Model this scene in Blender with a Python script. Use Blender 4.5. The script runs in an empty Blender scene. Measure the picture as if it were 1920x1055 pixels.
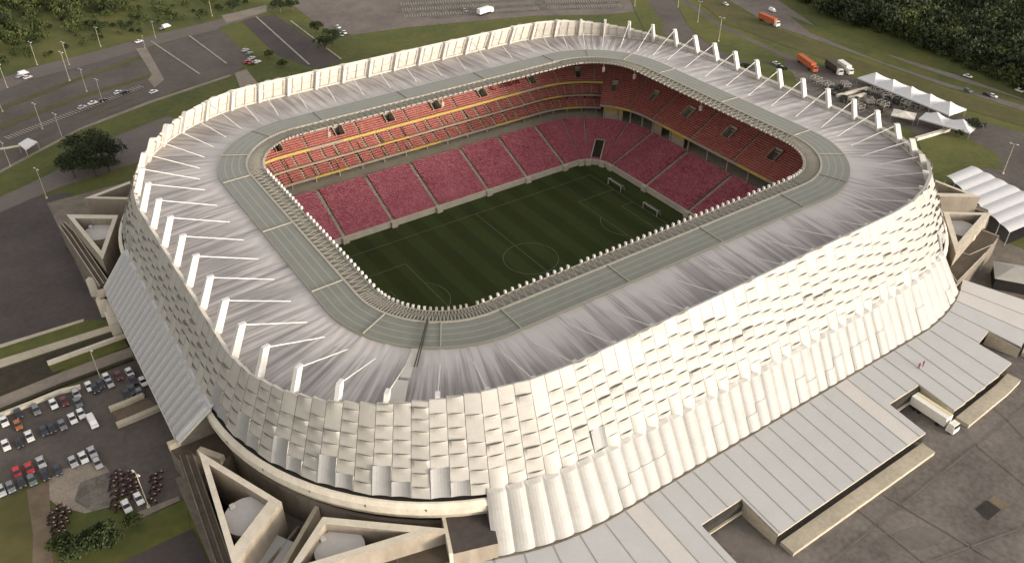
import bpy, math, random
from mathutils import Vector, Matrix, geometry
random.seed(7)
scene = bpy.context.scene
# ------------------------------------------------------------------ camera, sky, sun, exposure
CAM = Vector((-133.586, -182.938, 153.296)); FPX = 1548.94
RX, RY, RZ = 0.94732525, -0.00519235, -0.59970361
ROT = Matrix.Rotation(RZ, 3, 'Z') @ Matrix.Rotation(RY, 3, 'Y') @ Matrix.Rotation(RX, 3, 'X')
cam = bpy.data.cameras.new('camera'); cam.sensor_width = 36; cam.lens = FPX/1920*36
cam.clip_start = 1; cam.clip_end = 6000
camo = bpy.data.objects.new('camera', cam); scene.collection.objects.link(camo)
camo.matrix_world = Matrix.Translation(CAM) @ ROT.to_4x4(); scene.camera = camo
SUN_EL, SUN_AZ = math.radians(10), math.radians(27)      # azimuth: from -Y towards +X
sdir = Vector((math.sin(SUN_AZ)*math.cos(SUN_EL), -math.cos(SUN_AZ)*math.cos(SUN_EL), math.sin(SUN_EL)))
world = bpy.data.worlds.new('World'); scene.world = world; world.use_nodes = True
wn = world.node_tree; bg = wn.nodes['Background']
sky = wn.nodes.new('ShaderNodeTexSky'); sky.sky_type = 'NISHITA'; sky.sun_disc = False
sky.sun_elevation = SUN_EL; sky.sun_rotation = math.pi - SUN_AZ
sky.dust_density = 2.5; sky.air_density = 1.0; sky.ozone_density = 1.0
hs = wn.nodes.new('ShaderNodeHueSaturation'); hs.inputs['Saturation'].default_value = 0.10   # thin cloud veil
wm = wn.nodes.new('ShaderNodeMix'); wm.data_type = 'RGBA'; wm.blend_type = 'MULTIPLY'; wm.inputs['Factor'].default_value = 1; wm.inputs['B'].default_value = (1.0, .945, .915, 1)
wn.links.new(sky.outputs[0], hs.inputs['Color']); wn.links.new(hs.outputs[0], wm.inputs['A']); wn.links.new(wm.outputs['Result'], bg.inputs['Color'])
bg.inputs['Strength'].default_value = 0.15
sun = bpy.data.lights.new('sun', 'SUN'); sun.energy = 0.80; sun.angle = math.radians(5.0); sun.color = (1, .85, .66)
suno = bpy.data.objects.new('sun', sun); scene.collection.objects.link(suno)
suno.rotation_euler = sdir.to_track_quat('Z', 'Y').to_euler()
scene.view_settings.view_transform = 'Standard'; scene.view_settings.look = 'None'
scene.view_settings.gamma = 1; scene.view_settings.exposure = 1.52

G = 9.0                                             # level of the plaza and car parks; the pitch is sunk at 0
def at(px, py, z=G):                                # the point of the place at height z that photo pixel (px, py) shows
    d = ROT @ Vector(((px-960)/FPX, -(py-527.5)/FPX, -1)); return CAM + d*((z-CAM.z)/d.z)
def at2(px, py, z=G): v = at(px, py, z); return (v.x, v.y)

# ------------------------------------------------------------------ materials
def srgb(r, g, b): return tuple(((c/255/12.92) if c/255 <= .04045 else ((c/255+.055)/1.055)**2.4) for c in (r, g, b))
def mat(name, col, rough=.8, var=.25, scale=.3, col2=None, fine=4.0, metallic=0, coord='Object', stretch=None, spec=.3, bump=0):
    m = bpy.data.materials.new(name); m.use_nodes = True; nt = m.node_tree; N = nt.nodes; L = nt.links
    b = N['Principled BSDF']; b.inputs['Roughness'].default_value = rough; b.inputs['Metallic'].default_value = metallic
    b.inputs['Specular IOR Level'].default_value = spec
    tc = N.new('ShaderNodeTexCoord'); src = tc.outputs[coord]
    if stretch:
        mp = N.new('ShaderNodeMapping'); mp.inputs['Scale'].default_value = stretch; L.new(src, mp.inputs[0]); src = mp.outputs[0]
    n1 = N.new('ShaderNodeTexNoise'); n1.inputs['Scale'].default_value = scale; n1.inputs['Detail'].default_value = 6; n1.inputs['Roughness'].default_value = .62
    n2 = N.new('ShaderNodeTexNoise'); n2.inputs['Scale'].default_value = scale*fine; n2.inputs['Detail'].default_value = 4
    L.new(src, n1.inputs[0]); L.new(src, n2.inputs[0])
    mx = N.new('ShaderNodeMix'); mx.data_type = 'RGBA'
    c2 = col2 if col2 else tuple(c*(1-var) for c in col)
    c1 = col if col2 else tuple(min(1, c*(1+var)) for c in col)
    mx.inputs['A'].default_value = (*c1, 1); mx.inputs['B'].default_value = (*c2, 1)
    ad = N.new('ShaderNodeMath'); ad.operation = 'MULTIPLY_ADD'; ad.inputs[1].default_value = .65
    md = N.new('ShaderNodeMath'); md.operation = 'MULTIPLY'; md.inputs[1].default_value = .35
    L.new(n2.outputs[0], md.inputs[0]); L.new(n1.outputs[0], ad.inputs[0]); L.new(md.outputs[0], ad.inputs[2])
    rp = N.new('ShaderNodeMapRange'); rp.inputs[1].default_value = .32; rp.inputs[2].default_value = .68
    L.new(ad.outputs[0], rp.inputs[0]); L.new(rp.outputs[0], mx.inputs['Factor'])
    L.new(mx.outputs['Result'], b.inputs['Base Color'])
    if bump:
        bp = N.new('ShaderNodeBump'); bp.inputs['Strength'].default_value = bump; L.new(n2.outputs[0], bp.inputs['Height']); L.new(bp.outputs[0], b.inputs['Normal'])
    return m
M = {}
M['asphalt'] = mat('asphalt', (0.101, 0.086, 0.075), .95, .3, .05, fine=14)
M['asphalt_dark'] = mat('asphalt_dark', (0.068, 0.057, 0.053), .95, .28, .05, fine=14)
M['asphalt_pale'] = mat('asphalt_pale', (0.150, 0.127, 0.111), .95, .3, .06, fine=10)
M['road'] = mat('road', (0.137, 0.117, 0.104), .95, .15, .05, fine=10)
M['paving'] = mat('paving', (0.221, 0.189, 0.150), .9, .25, .12, fine=6)
M['deck'] = mat('deck', (.205, .182, .16), .95, .3, .07, (.075, .066, .058), fine=13)
M['grass'] = mat('grass', (.125, .122, .030), .95, .3, .035, (.048, .066, .017), fine=14)
M['grass_dry'] = mat('grass_dry', (.12, .10, .036), .95, .3, .04, (.062, .064, .02), fine=9)
M['dirt'] = mat('dirt', (.20, .155, .105), .95, .3, .1, (.10, .075, .05), fine=5)
M['gravel'] = mat('gravel', (.33, .275, .21), .95, .3, .25, (.16, .14, .12), fine=6)
M['rubble'] = mat('rubble', (.20, .18, .15), .95, .3, .35, (.05, .045, .04), fine=5)
M['concrete'] = mat('concrete', (.42, .37, .28), .85, .2, .15, fine=8)
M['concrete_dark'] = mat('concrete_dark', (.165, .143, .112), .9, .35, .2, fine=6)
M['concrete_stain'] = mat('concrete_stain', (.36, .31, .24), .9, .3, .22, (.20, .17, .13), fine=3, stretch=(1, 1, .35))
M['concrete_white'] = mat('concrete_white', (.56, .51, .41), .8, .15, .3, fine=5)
M['brown_deck'] = mat('brown_deck', (.082, .064, .046), .9, .3, .25, fine=6)
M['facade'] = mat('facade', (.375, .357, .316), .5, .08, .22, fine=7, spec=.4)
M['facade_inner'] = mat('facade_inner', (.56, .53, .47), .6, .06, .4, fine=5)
M['pocket'] = mat('pocket', (.21, .195, .165), .8, .2, .5); M['facade_grey'] = mat('facade_grey', (.29, .285, .275), .32, .06, .5, spec=.6)  # pocket shade and the greyer scoop shade are put into these two colours
M['skirt'] = mat('skirt', (.315, .305, .28), .5, .12, .25, fine=6, spec=.4)
M['metal_roof'] = mat('metal_roof', (.40, .40, .39), .45, .05, .2, fine=8, spec=.5)
M['metal_roof_new'] = mat('metal_roof_new', (.47, .45, .415), .45, .05, .2, fine=8, spec=.5)
M['steel_white'] = mat('steel_white', (.62, .60, .55), .45, .05, .5)
M['steel_grey'] = mat('steel_grey', (.33, .32, .29), .5, .12, .6)
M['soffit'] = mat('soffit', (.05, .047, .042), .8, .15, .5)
M['rim_pale'] = mat('rim_pale', (.34, .315, .255), .7, .1, .5); M['rim_mid'] = mat('rim_mid', (.27, .255, .21), .7, .1, .5); M['rim_dark'] = mat('rim_dark', (.235, .222, .185), .8, .15, .5)
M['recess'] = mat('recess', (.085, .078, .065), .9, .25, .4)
M['dark'] = mat('dark', (.030, .027, .023), .9, .3, .5)
M['dark_metal'] = mat('dark_metal', (.05, .045, .035), .6, .3, .5)
M['banner_yellow'] = mat('banner_yellow', (.54, .40, .12), .6, .12, .6)
M['banner_pale'] = mat('banner_pale', (.38, .325, .235), .7, .1, .6)
M['white_line'] = mat('white_line', (.17, .19, .13), .8, .2, .8)
M['paint_line'] = mat('paint_line', (.30, .275, .23), .9, .35, .5)
M['glass_dark'] = mat('glass_dark', (.02, .022, .025), .15, .2, 1, spec=.5)
M['rubber'] = mat('rubber', (.02, .02, .02), .9, .2, 2)
M['tent'] = mat('tent', (.58, .58, .575), .5, .04, .4)
M['tent_dirty'] = mat('tent_dirty', (.62, .58, .50), .7, .3, .8)
M['bark'] = mat('bark', (.10, .075, .05), .9, .3, 2)
M['leaf_dark'] = mat('leaf_dark', (.040, .055, .020), .8, .3, .12, (.017, .026, .011), fine=12)
M['leaf_mid'] = mat('leaf_mid', (.085, .10, .026), .8, .3, .10, (.030, .045, .013), fine=12)
M['leaf_green'] = mat('leaf_green', (.045, .062, .018), .8, .3, .2, (.016, .026, .008), fine=8)
M['hedge'] = mat('hedge', (.055, .042, .026), .9, .3, .5, (.022, .022, .012), fine=4)
M['skin'] = mat('skin', (.35, .2, .13), .6, .05, 3); M['cloth_red'] = mat('cloth_red', (.55, .05, .03), .8, .1, 3); M['cloth_navy'] = mat('cloth_navy', (.03, .035, .06), .8, .1, 3)
M['lamp_head'] = mat('lamp_head', (.6, .58, .54), .4, .05, 2)
M['orange'] = mat('orange', (.42, .10, .035), .6, .15, .8)
M['truck_white'] = mat('truck_white', (.74, .71, .64), .4, .06, .5); M['truck_yellow'] = mat('truck_yellow', (.66, .58, .36), .5, .1, .5)
for k, c in dict(white=(.74, .73, .71), silver=(.42, .42, .42), grey=(.16, .17, .18), black=(.025, .025, .03), red=(.45, .025, .035), navy=(.035, .04, .06), green=(.11, .15, .14), orange=(.34, .11, .03), wine=(.12, .02, .02)).items():
    M['car_'+k] = mat('car_'+k, c, .3, .05, 1, spec=.5)

def pitch_material():
    m = mat('pitch_turf', (.044, .060, .014), .95, .22, .05, (.031, .043, .011), fine=12)
    nt = m.node_tree; N = nt.nodes; L = nt.links; b = N['Principled BSDF']
    old = b.inputs['Base Color'].links[0].from_socket
    tc = N.new('ShaderNodeTexCoord'); sp = N.new('ShaderNodeSeparateXYZ'); L.new(tc.outputs['Object'], sp.inputs[0])
    w = N.new('ShaderNodeMath'); w.operation = 'PINGPONG'; w.inputs[1].default_value = 5.25; L.new(sp.outputs[0], w.inputs[0])
    st = N.new('ShaderNodeMapRange'); st.inputs[1].default_value = 2.3; st.inputs[2].default_value = 2.95; L.new(w.outputs[0], st.inputs[0])
    mx = N.new('ShaderNodeMix'); mx.data_type = 'RGBA'; mx.blend_type = 'MULTIPLY'; mx.inputs['Factor'].default_value = 1
    c = N.new('ShaderNodeMix'); c.data_type = 'RGBA'; c.inputs['A'].default_value = (.85, .86, .82, 1); c.inputs['B'].default_value = (1.14, 1.13, 1.16, 1)
    L.new(st.outputs[0], c.inputs['Factor']); L.new(old, mx.inputs['A']); L.new(c.outputs['Result'], mx.inputs['B']); L.new(mx.outputs['Result'], b.inputs['Base Color'])
    return m
M['turf'] = pitch_material()
def seat_material(name, c1, c2, c3):
    m = bpy.data.materials.new(name); m.use_nodes = True; nt = m.node_tree; N = nt.nodes; L = nt.links; b = N['Principled BSDF']
    b.inputs['Roughness'].default_value = .6
    uv = N.new('ShaderNodeUVMap'); mp = N.new('ShaderNodeVectorMath'); mp.operation = 'MULTIPLY'; mp.inputs[1].default_value = (1.9, 1, 1); L.new(uv.outputs[0], mp.inputs[0])
    fl = N.new('ShaderNodeVectorMath'); fl.operation = 'FLOOR'; L.new(mp.outputs[0], fl.inputs[0])
    wn_ = N.new('ShaderNodeTexWhiteNoise'); wn_.noise_dimensions = '2D'; L.new(fl.outputs[0], wn_.inputs['Vector'])
    n = N.new('ShaderNodeTexNoise'); n.inputs['Scale'].default_value = .09; n.inputs['Detail'].default_value = 3; L.new(uv.outputs[0], n.inputs[0])
    r = N.new('ShaderNodeValToRGB'); cr = r.color_ramp; cr.elements[0].color = (*c3, 1); cr.elements[0].position = .0
    e = cr.elements.new(.16); e.color = (*c1, 1)
    cr.elements[-1].position = 1; cr.elements[-1].color = (*c2, 1)
    ad = N.new('ShaderNodeMath'); ad.operation = 'MULTIPLY_ADD'; ad.inputs[1].default_value = .7; L.new(wn_.outputs[0], ad.inputs[0]); 
    m2 = N.new('ShaderNodeMath'); m2.operation = 'MULTIPLY_ADD'; m2.inputs[1].default_value = .8; m2.inputs[2].default_value = -.25; L.new(n.outputs[0], m2.inputs[0]); L.new(m2.outputs[0], ad.inputs[2])
    L.new(ad.outputs[0], r.inputs[0]); L.new(r.outputs[0], b.inputs['Base Color'])
    return m
M['seat_low'] = seat_material('seat_low', (.31, .070, .094), (.46, .165, .19), (.14, .032, .042))
M['seat_up'] = seat_material('seat_up', (.29, .078, .062), (.40, .14, .105), (.16, .035, .032))
M['seat_mark'] = mat('seat_mark', (.13, .012, .02), .7, .2, 1)
def roof_material():                                # translucent white membrane, dirty in radial streaks (UV: x along the ring, y from the outer edge inwards)
    m = bpy.data.materials.new('roof_membrane'); m.use_nodes = True; nt = m.node_tree; N = nt.nodes; L = nt.links; b = N['Principled BSDF']
    b.inputs['Roughness'].default_value = .6
    uv = N.new('ShaderNodeUVMap')
    def noise(sx, sy, det):
        mp = N.new('ShaderNodeMapping'); mp.inputs['Scale'].default_value = (sx, sy, 1); L.new(uv.outputs[0], mp.inputs[0])
        n = N.new('ShaderNodeTexNoise'); n.inputs['Scale'].default_value = 1; n.inputs['Detail'].default_value = det; n.inputs['Roughness'].default_value = .65; L.new(mp.outputs[0], n.inputs[0]); return n
    n1 = noise(.62, .45, 3); n2 = noise(.11, .7, 3); n3 = noise(2.2, 1.1, 3)
    sp = N.new('ShaderNodeSeparateXYZ'); L.new(uv.outputs[0], sp.inputs[0])
    a = N.new('ShaderNodeMath'); a.operation = 'MULTIPLY_ADD'; a.inputs[1].default_value = .62; L.new(n2.outputs[0], a.inputs[0])
    c = N.new('ShaderNodeMath'); c.operation = 'MULTIPLY'; c.inputs[1].default_value = .36; L.new(n3.outputs[0], c.inputs[0]); L.new(c.outputs[0], a.inputs[2])
    d = N.new('ShaderNodeMath'); d.operation = 'MULTIPLY_ADD'; d.inputs[1].default_value = .75; L.new(n1.outputs[0], d.inputs[0]); L.new(a.outputs[0], d.inputs[2])
    # the foot of every membrane bay stays cleaner towards the glass ring (run-off)
    v = N.new('ShaderNodeMapRange'); v.inputs[1].default_value = .45; v.inputs[2].default_value = 1; v.inputs[3].default_value = 0; v.inputs[4].default_value = .18; L.new(sp.outputs[1], v.inputs[0])
    e = N.new('ShaderNodeMath'); e.operation = 'ADD'; L.new(d.outputs[0], e.inputs[0]); L.new(v.outputs[0], e.inputs[1])
    r = N.new('ShaderNodeValToRGB'); cr = r.color_ramp; cr.elements[0].position = .66; cr.elements[0].color = (.185, .167, .164, 1); cr.elements[1].position = 1.0; cr.elements[1].color = (.48, .452, .43, 1)
    q = cr.elements.new(.84); q.color = (.295, .272, .263, 1)
    L.new(e.outputs[0], r.inputs[0]); L.new(r.outputs[0], b.inputs['Base Color'])
    return m
M['membrane'] = roof_material()
def glassring_material():
    m = mat('glass_roof', (.165, .172, .142), .35, .12, .3, fine=6, spec=.5)
    nt = m.node_tree; N = nt.nodes; L = nt.links; b = N['Principled BSDF']; old = b.inputs['Base Color'].links[0].from_socket
    uv = N.new('ShaderNodeUVMap'); br = N.new('ShaderNodeTexBrick'); br.offset = 0; br.inputs['Scale'].default_value = 1
    br.inputs['Brick Width'].default_value = 1.16; br.inputs['Row Height'].default_value = .25; br.inputs['Mortar Size'].default_value = .016; br.inputs['Mortar Smooth'].default_value = 0
    L.new(uv.outputs[0], br.inputs[0])
    mx = N.new('ShaderNodeMix'); mx.data_type = 'RGBA'; L.new(br.outputs['Fac'], mx.inputs['Factor']); L.new(old, mx.inputs['A']); mx.inputs['B'].default_value = (.27, .255, .20, 1)
    L.new(mx.outputs['Result'], b.inputs['Base Color']); return m
M['glass_roof'] = glassring_material()

# ------------------------------------------------------------------ mesh helpers
COL = scene.collection
class MB:
    def __init__(s): s.v = []; s.f = []; s.m = []; s.uv = []
    def add(s, pts, mi=0, uv=None):
        k = len(s.v); s.v += [tuple(p) for p in pts]; s.f.append(tuple(range(k, k+len(pts)))); s.m.append(mi); s.uv.append(uv)
    def quad(s, a, b, c, d, mi=0, uv=None): s.add((a, b, c, d), mi, uv)
    def box(s, c, sx, sy, sz, yaw=0, mi=0, pitch=0, top=None):
        R = Matrix.Rotation(yaw, 3, 'Z') @ Matrix.Rotation(pitch, 3, 'Y'); c = Vector(c); tx, ty = top if top else (1, 1)
        P = [c + R @ Vector((x*sx/2*(tx if z > 0 else 1), y*sy/2*(ty if z > 0 else 1), z*sz/2)) for z in (-1, 1) for x, y in ((-1, -1), (1, -1), (1, 1), (-1, 1))]
        for f in ((3, 2, 1, 0), (4, 5, 6, 7), (0, 1, 5, 4), (1, 2, 6, 5), (2, 3, 7, 6), (3, 0, 4, 7)): s.add([P[i] for i in f], mi)
    def bar(s, a, b, w, mi=0, h=None, n=4, w2=None):
        a = Vector(a); b = Vector(b); d = (b-a); L_ = d.length
        if L_ < 1e-6: return
        d /= L_; up = Vector((0, 0, 1)) if abs(d.z) < .95 else Vector((1, 0, 0)); x = d.cross(up).normalized(); y = x.cross(d)
        h = h or w; k = (w2/w) if w2 else 1
        ring = lambda p, q: [p + x*(q*w/2*math.cos(2*math.pi*(i+.5)/n)*1.414) + y*(q*h/2*math.sin(2*math.pi*(i+.5)/n)*1.414) for i in range(n)]
        A = ring(a, 1); B = ring(b, k)
        for i in range(n): s.add((A[i], A[(i+1) % n], B[(i+1) % n], B[i]), mi)
        s.add(A[::-1], mi); s.add(B, mi)
    def cyl(s, c, r, h, n=16, mi=0, r2=None, cap=True):
        c = Vector(c); r2 = r if r2 is None else r2
        A = [c+Vector((r*math.cos(2*math.pi*i/n), r*math.sin(2*math.pi*i/n), 0)) for i in range(n)]
        B = [c+Vector((r2*math.cos(2*math.pi*i/n), r2*math.sin(2*math.pi*i/n), h)) for i in range(n)]
        for i in range(n): s.add((A[i], A[(i+1) % n], B[(i+1) % n], B[i]), mi)
        if cap: s.add(B, mi); s.add(A[::-1], mi)
    def prism(s, poly, z0, z1, mi=0, mt=None):        # poly: (x, y) list
        mt = mi if mt is None else mt
        area = sum(poly[i][0]*poly[(i+1) % len(poly)][1]-poly[(i+1) % len(poly)][0]*poly[i][1] for i in range(len(poly)))
        if area < 0: poly = poly[::-1]
        n = len(poly)
        for i in range(n):
            a, b = poly[i], poly[(i+1) % n]; s.add(((a[0], a[1], z0), (b[0], b[1], z0), (b[0], b[1], z1), (a[0], a[1], z1)), mi)
        for tri in geometry.tessellate_polygon([[Vector((q[0], q[1], 0)) for q in poly]]):
            t = [poly[i] for i in tri]
            if (t[1][0]-t[0][0])*(t[2][1]-t[0][1])-(t[2][0]-t[0][0])*(t[1][1]-t[0][1]) < 0: t = t[::-1]
            s.add([(q[0], q[1], z1) for q in t], mt)
            s.add([(q[0], q[1], z0) for q in t[::-1]], mi)
    def flat(s, poly, z, mi=0):
        for tri in geometry.tessellate_polygon([[Vector((q[0], q[1], 0)) for q in poly]]):
            t = [poly[i] for i in tri]
            if (t[1][0]-t[0][0])*(t[2][1]-t[0][1])-(t[2][0]-t[0][0])*(t[1][1]-t[0][1]) < 0: t = t[::-1]
            s.add([(q[0], q[1], z) for q in t], mi)
    def build(s, name, mats, parent=None, smooth=False, origin=None, merge=False):
        me = bpy.data.meshes.new(name); o_ = Vector(origin) if origin is not None else Vector((0, 0, 0))
        me.from_pydata([tuple(Vector(v)-o_) for v in s.v], [], s.f)
        for m in (mats if isinstance(mats, (list, tuple)) else [mats]): me.materials.append(M[m] if isinstance(m, str) else m)
        me.polygons.foreach_set('material_index', s.m)
        if any(u is not None for u in s.uv):
            l = me.uv_layers.new(name='UVMap'); flat_ = []
            for f, u in zip(s.f, s.uv):
                for i in range(len(f)): flat_ += (u[i] if u else (0, 0))
            l.data.foreach_set('uv', flat_)
        if merge:
            import bmesh
            bm = bmesh.new(); bm.from_mesh(me); bmesh.ops.remove_doubles(bm, verts=bm.verts, dist=.001); bm.to_mesh(me); bm.free()
        if smooth: me.polygons.foreach_set('use_smooth', [True]*len(me.polygons))
        me.update(); o = bpy.data.objects.new(name, me); COL.objects.link(o); o.location = o_
        if parent is not None:
            w = Vector((0, 0, 0)); q = parent
            while q is not None: w += q.location; q = q.parent
            o.parent = parent; o.location = o_ - w
        return o
def tag(o, label=None, cat=None, group=None, kind=None):
    if label: o['label'] = label
    if cat: o['category'] = cat
    if group: o['group'] = group
    if kind: o['kind'] = kind
    return o
def empty(name, loc, rz=0):
    o = bpy.data.objects.new(name, None); COL.objects.link(o); o.location = loc; o.rotation_euler = (0, 0, rz); o.empty_display_size = .5; return o
def copy_tree(o, parent=None):
    c = o.copy(); COL.objects.link(c)
    if parent is not None: c.parent = parent
    for ch in list(o.children): copy_tree(ch, c)
    return c
def place(proto, used, loc, rz, label, cat=None, group=None, scale=None):
    if proto not in used: used.add(proto); o = proto
    else: o = copy_tree(proto)
    o.location = loc; o.rotation_euler = (0, 0, rz); tag(o, label, cat, group)
    if scale: o.scale = scale
    return o

# ------------------------------------------------------------------ the ring geometry of the stadium
HX, HY, ARC = 52.5, 34.7, 85.1; OX, OY = -.5, -1.5
PER = 4*HX + 4*HY + 4*ARC
def P(t, rho, z):                                   # t runs round the bowl, rho is the offset from the corner centres
    t %= PER; s = t
    segs = (('x', -1, 2*HX), ('a', 0, ARC), ('y', 1, 2*HY), ('a', 1, ARC), ('x', 1, 2*HX), ('a', 2, ARC), ('y', -1, 2*HY), ('a', 3, ARC))
    for k, q, L_ in segs:
        if s <= L_ + 1e-9: break
        s -= L_
    if k == 'x':
        x, y = (-HX+s, -HY-rho) if q < 0 else (HX-s, HY+rho)
    elif k == 'y':
        x, y = (HX+rho, -HY+s) if q > 0 else (-HX-rho, HY-s)
    else:
        a = (-90, 0, 90, 180)[q]; cx, cy = ((HX, -HY), (HX, HY), (-HX, HY), (-HX, -HY))[q]; a = math.radians(a + 90*s/L_)
        x, y = cx+rho*math.cos(a), cy+rho*math.sin(a)
    return Vector((x+OX, y+OY, z))
T1 = 2*HX; T2 = T1+ARC; T3 = T2+2*HY; T4 = T3+ARC; T5 = T4+2*HX; T6 = T5+ARC; T7 = T6+2*HY   # ends of the segments
def yaw_at(t): a = P(t-.5, 60, 0); b = P(t+.5, 60, 0); return math.atan2(b.y-a.y, b.x-a.x)
def ss(x): x = max(0, min(1, x)); return x*x*(3-2*x)
def longness(t):                                    # 1 on the long sides, 0 on the short ends
    t %= PER
    if t <= T1 or T4 <= t <= T5: return 1
    if T2 <= t <= T3 or T6 <= t <= T7: return 0
    if t < T2: return 1-(t-T1)/ARC
    if t < T4: return (t-T3)/ARC
    if t < T6: return 1-(t-T5)/ARC
    return (t-T7)/ARC
def ztop(t): return 37.9 + 6.1*ss(longness(t)*1.15)
def tlist(n=160): return [PER*i/n for i in range(n+1)]
def ring(mb, prof, ts, mi=0, uvx=1.0, closed=False):  # prof: (rho, z) pairs from inside to outside
    for a, b in zip(ts[:-1], ts[1:]):
        for k, ((r0, z0), (r1, z1)) in enumerate(zip(prof[:-1], prof[1:])):
            mb.quad(P(a, r0, z0), P(a, r1, z1), P(b, r1, z1), P(b, r0, z0), mi, ((a*uvx, k), (a*uvx, k+1), (b*uvx, k+1), (b*uvx, k)))
def seq(a, b, n): return [a+(b-a)*i/n for i in range(n+1)]

# ------------------------------------------------------------------ ground
GN = [0]
def ground(name, poly, layer, m, kind='structure', px=True, z=G):
    GN[0] += 1
    mb = MB(); mb.flat([at2(*q, z) for q in poly] if px else poly, z+.02*layer+.0012*GN[0])
    return tag(mb.build(name, m), kind=kind)
def hole_ground():                                  # one sheet to the horizon, open where the bowl is sunk
    mb = MB(); n = 96; ts = [PER*i/n for i in range(n+1)]
    rr = (62, 90, 140, 230, 420, 800, 3500)
    for a, b in zip(ts[:-1], ts[1:]):
        for r0, r1 in zip(rr[:-1], rr[1:]): mb.quad(P(a, r0, G), P(a, r1, G), P(b, r1, G), P(b, r0, G))
    return tag(mb.build('ground', 'grass'), kind='structure')
hole_ground()
ring_mb = MB(); ring(ring_mb, [(58, G+.012), (66, G+.012)], tlist(96)); tag(ring_mb.build('service_road', 'asphalt_dark'), kind='structure')
# far left: car parks, road, verges
ground('road', [(-60, 175), (0, 148), (60, 127), (180, 97), (290, 66), (400, 40), (495, 13), (500, 24), (400, 57), (290, 85), (180, 118), (60, 148), (0, 172), (-60, 200)], 3, 'road')
ground('car_park', [(-60, 200), (0, 170), (100, 135), (262, 92), (300, 152), (280, 175), (200, 205), (110, 245), (20, 282), (-60, 318)], 1, 'asphalt')
ground('car_park', [(265, 95), (415, 52), (470, 110), (440, 140), (330, 170), (270, 196), (150, 250), (-20, 340), (-60, 350), (-60, 320), (110, 245), (280, 175), (303, 150)], 2, 'asphalt')
ground('car_park', [(450, 38), (515, 28), (640, 115), (590, 130), (520, 105)], 2, 'asphalt_dark')
ground('car_park', [(525, -10), (1185, -10), (1200, 22), (1130, 28), (1000, 30), (760, 52), (660, 66), (600, 50)], 1, 'asphalt_pale')
ground('parking_bay', [(770, -6), (1150, -6), (1170, 16), (1020, 20), (820, 36), (740, 24)], 2, 'rubble')
ground('verge', [(-60, 205), (0, 200), (130, 152), (262, 105), (264, 111), (130, 158), (0, 208), (-60, 230)], 4, 'grass_dry')
ground('verge', [(-60, 258), (0, 235), (130, 185), (292, 137), (290, 143), (130, 192), (0, 244), (-60, 268)], 4, 'grass_dry')
ground('path', [(255, 92), (275, 90), (308, 150), (290, 165), (278, 150), (285, 140)], 5, 'paving')
ground('path', [(440, 138), (462, 130), (490, 165), (455, 178)], 5, 'paving')
ground('path', [(415, 30), (500, 10), (500, 22), (425, 44)], 5, 'paving')
ground('verge', [(410, 52), (440, 42), (535, 145), (500, 160), (470, 112)], 3, 'grass')
ground('road', [(-60, 395), (40, 352), (110, 318), (200, 262), (300, 210), (330, 225), (270, 300), (180, 330), (130, 345), (60, 372), (-60, 425)], 1, 'road')
ground('verge', [(-60, 352), (0, 322), (60, 285), (150, 240), (270, 196), (330, 172), (440, 141), (455, 180), (330, 212), (230, 250), (110, 312), (40, 346), (-60, 392)], 2, 'grass')
ground('kerb_strip', [(-60, 350), (0, 320), (150, 240), (280, 190), (432, 140), (434, 143), (282, 194), (152, 244), (0, 325), (-60, 356)], 4, 'paving')
ground('service_yard', [(-60, 425), (60, 372), (130, 360), (215, 600), (160, 600), (0, 645), (-60, 662)], 2, 'asphalt_dark')
# lower left: terraces, planted strips and the busy car park
ground('path', [(-60, 665), (0, 646), (157, 598), (157, 603), (0, 653), (-60, 673)], 5, 'concrete')
ground('verge', [(-60, 668), (0, 648), (157, 600), (235, 600), (235, 614), (200, 614), (0, 676), (-60, 694)], 3, 'grass')
ground('path', [(-60, 694), (0, 674), (200, 612), (235, 606), (235, 614), (200, 624), (0, 690), (-60, 710)], 5, 'concrete')
ground('planting_bed', [(-60, 712), (0, 692), (200, 626), (240, 614), (245, 660), (170, 660), (100, 705), (0, 742), (-60, 764)], 2, 'hedge')
ground('verge', [(88, 682), (232, 634), (240, 650), (100, 698)], 4, 'grass')
ground('path', [(-60, 768), (0, 744), (100, 704), (246, 650), (250, 668), (110, 720), (0, 766), (-60, 790)], 5, 'paving')
ground('car_park', [(-60, 800), (0, 775), (110, 732), (252, 676), (330, 760), (350, 930), (270, 972), (215, 905), (90, 890), (0, 938), (-60, 965)], 2, 'asphalt')
ground('gravel_patch', [(85, 905), (118, 880), (165, 866), (198, 872), (214, 900), (205, 950), (160, 962), (110, 950), (92, 935)], 4, 'gravel')
ground('worn_ground', [(150, 905), (205, 885), (222, 905), (212, 945), (172, 958), (140, 940)], 5, 'rubble')
ground('verge', [(-60, 962), (0, 935), (84, 905), (108, 1055), (108, 1120), (-60, 1120)], 3, 'grass_dry')
ground('bare_earth', [(50, 918), (92, 900), (100, 1055), (104, 1120), (60, 1120), (62, 1000)], 4, 'dirt')
ground('verge', [(92, 960), (150, 960), (215, 955), (270, 972), (350, 935), (358, 1000), (230, 1055), (180, 1090), (105, 1120)], 2, 'grass')
ground('car_park', [(225, 1055), (362, 990), (420, 1120), (150, 1120)], 4, 'asphalt_dark')
ground('path', [(235, 968), (258, 960), (335, 930), (338, 938), (262, 972), (240, 980)], 6, 'paving')
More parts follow.
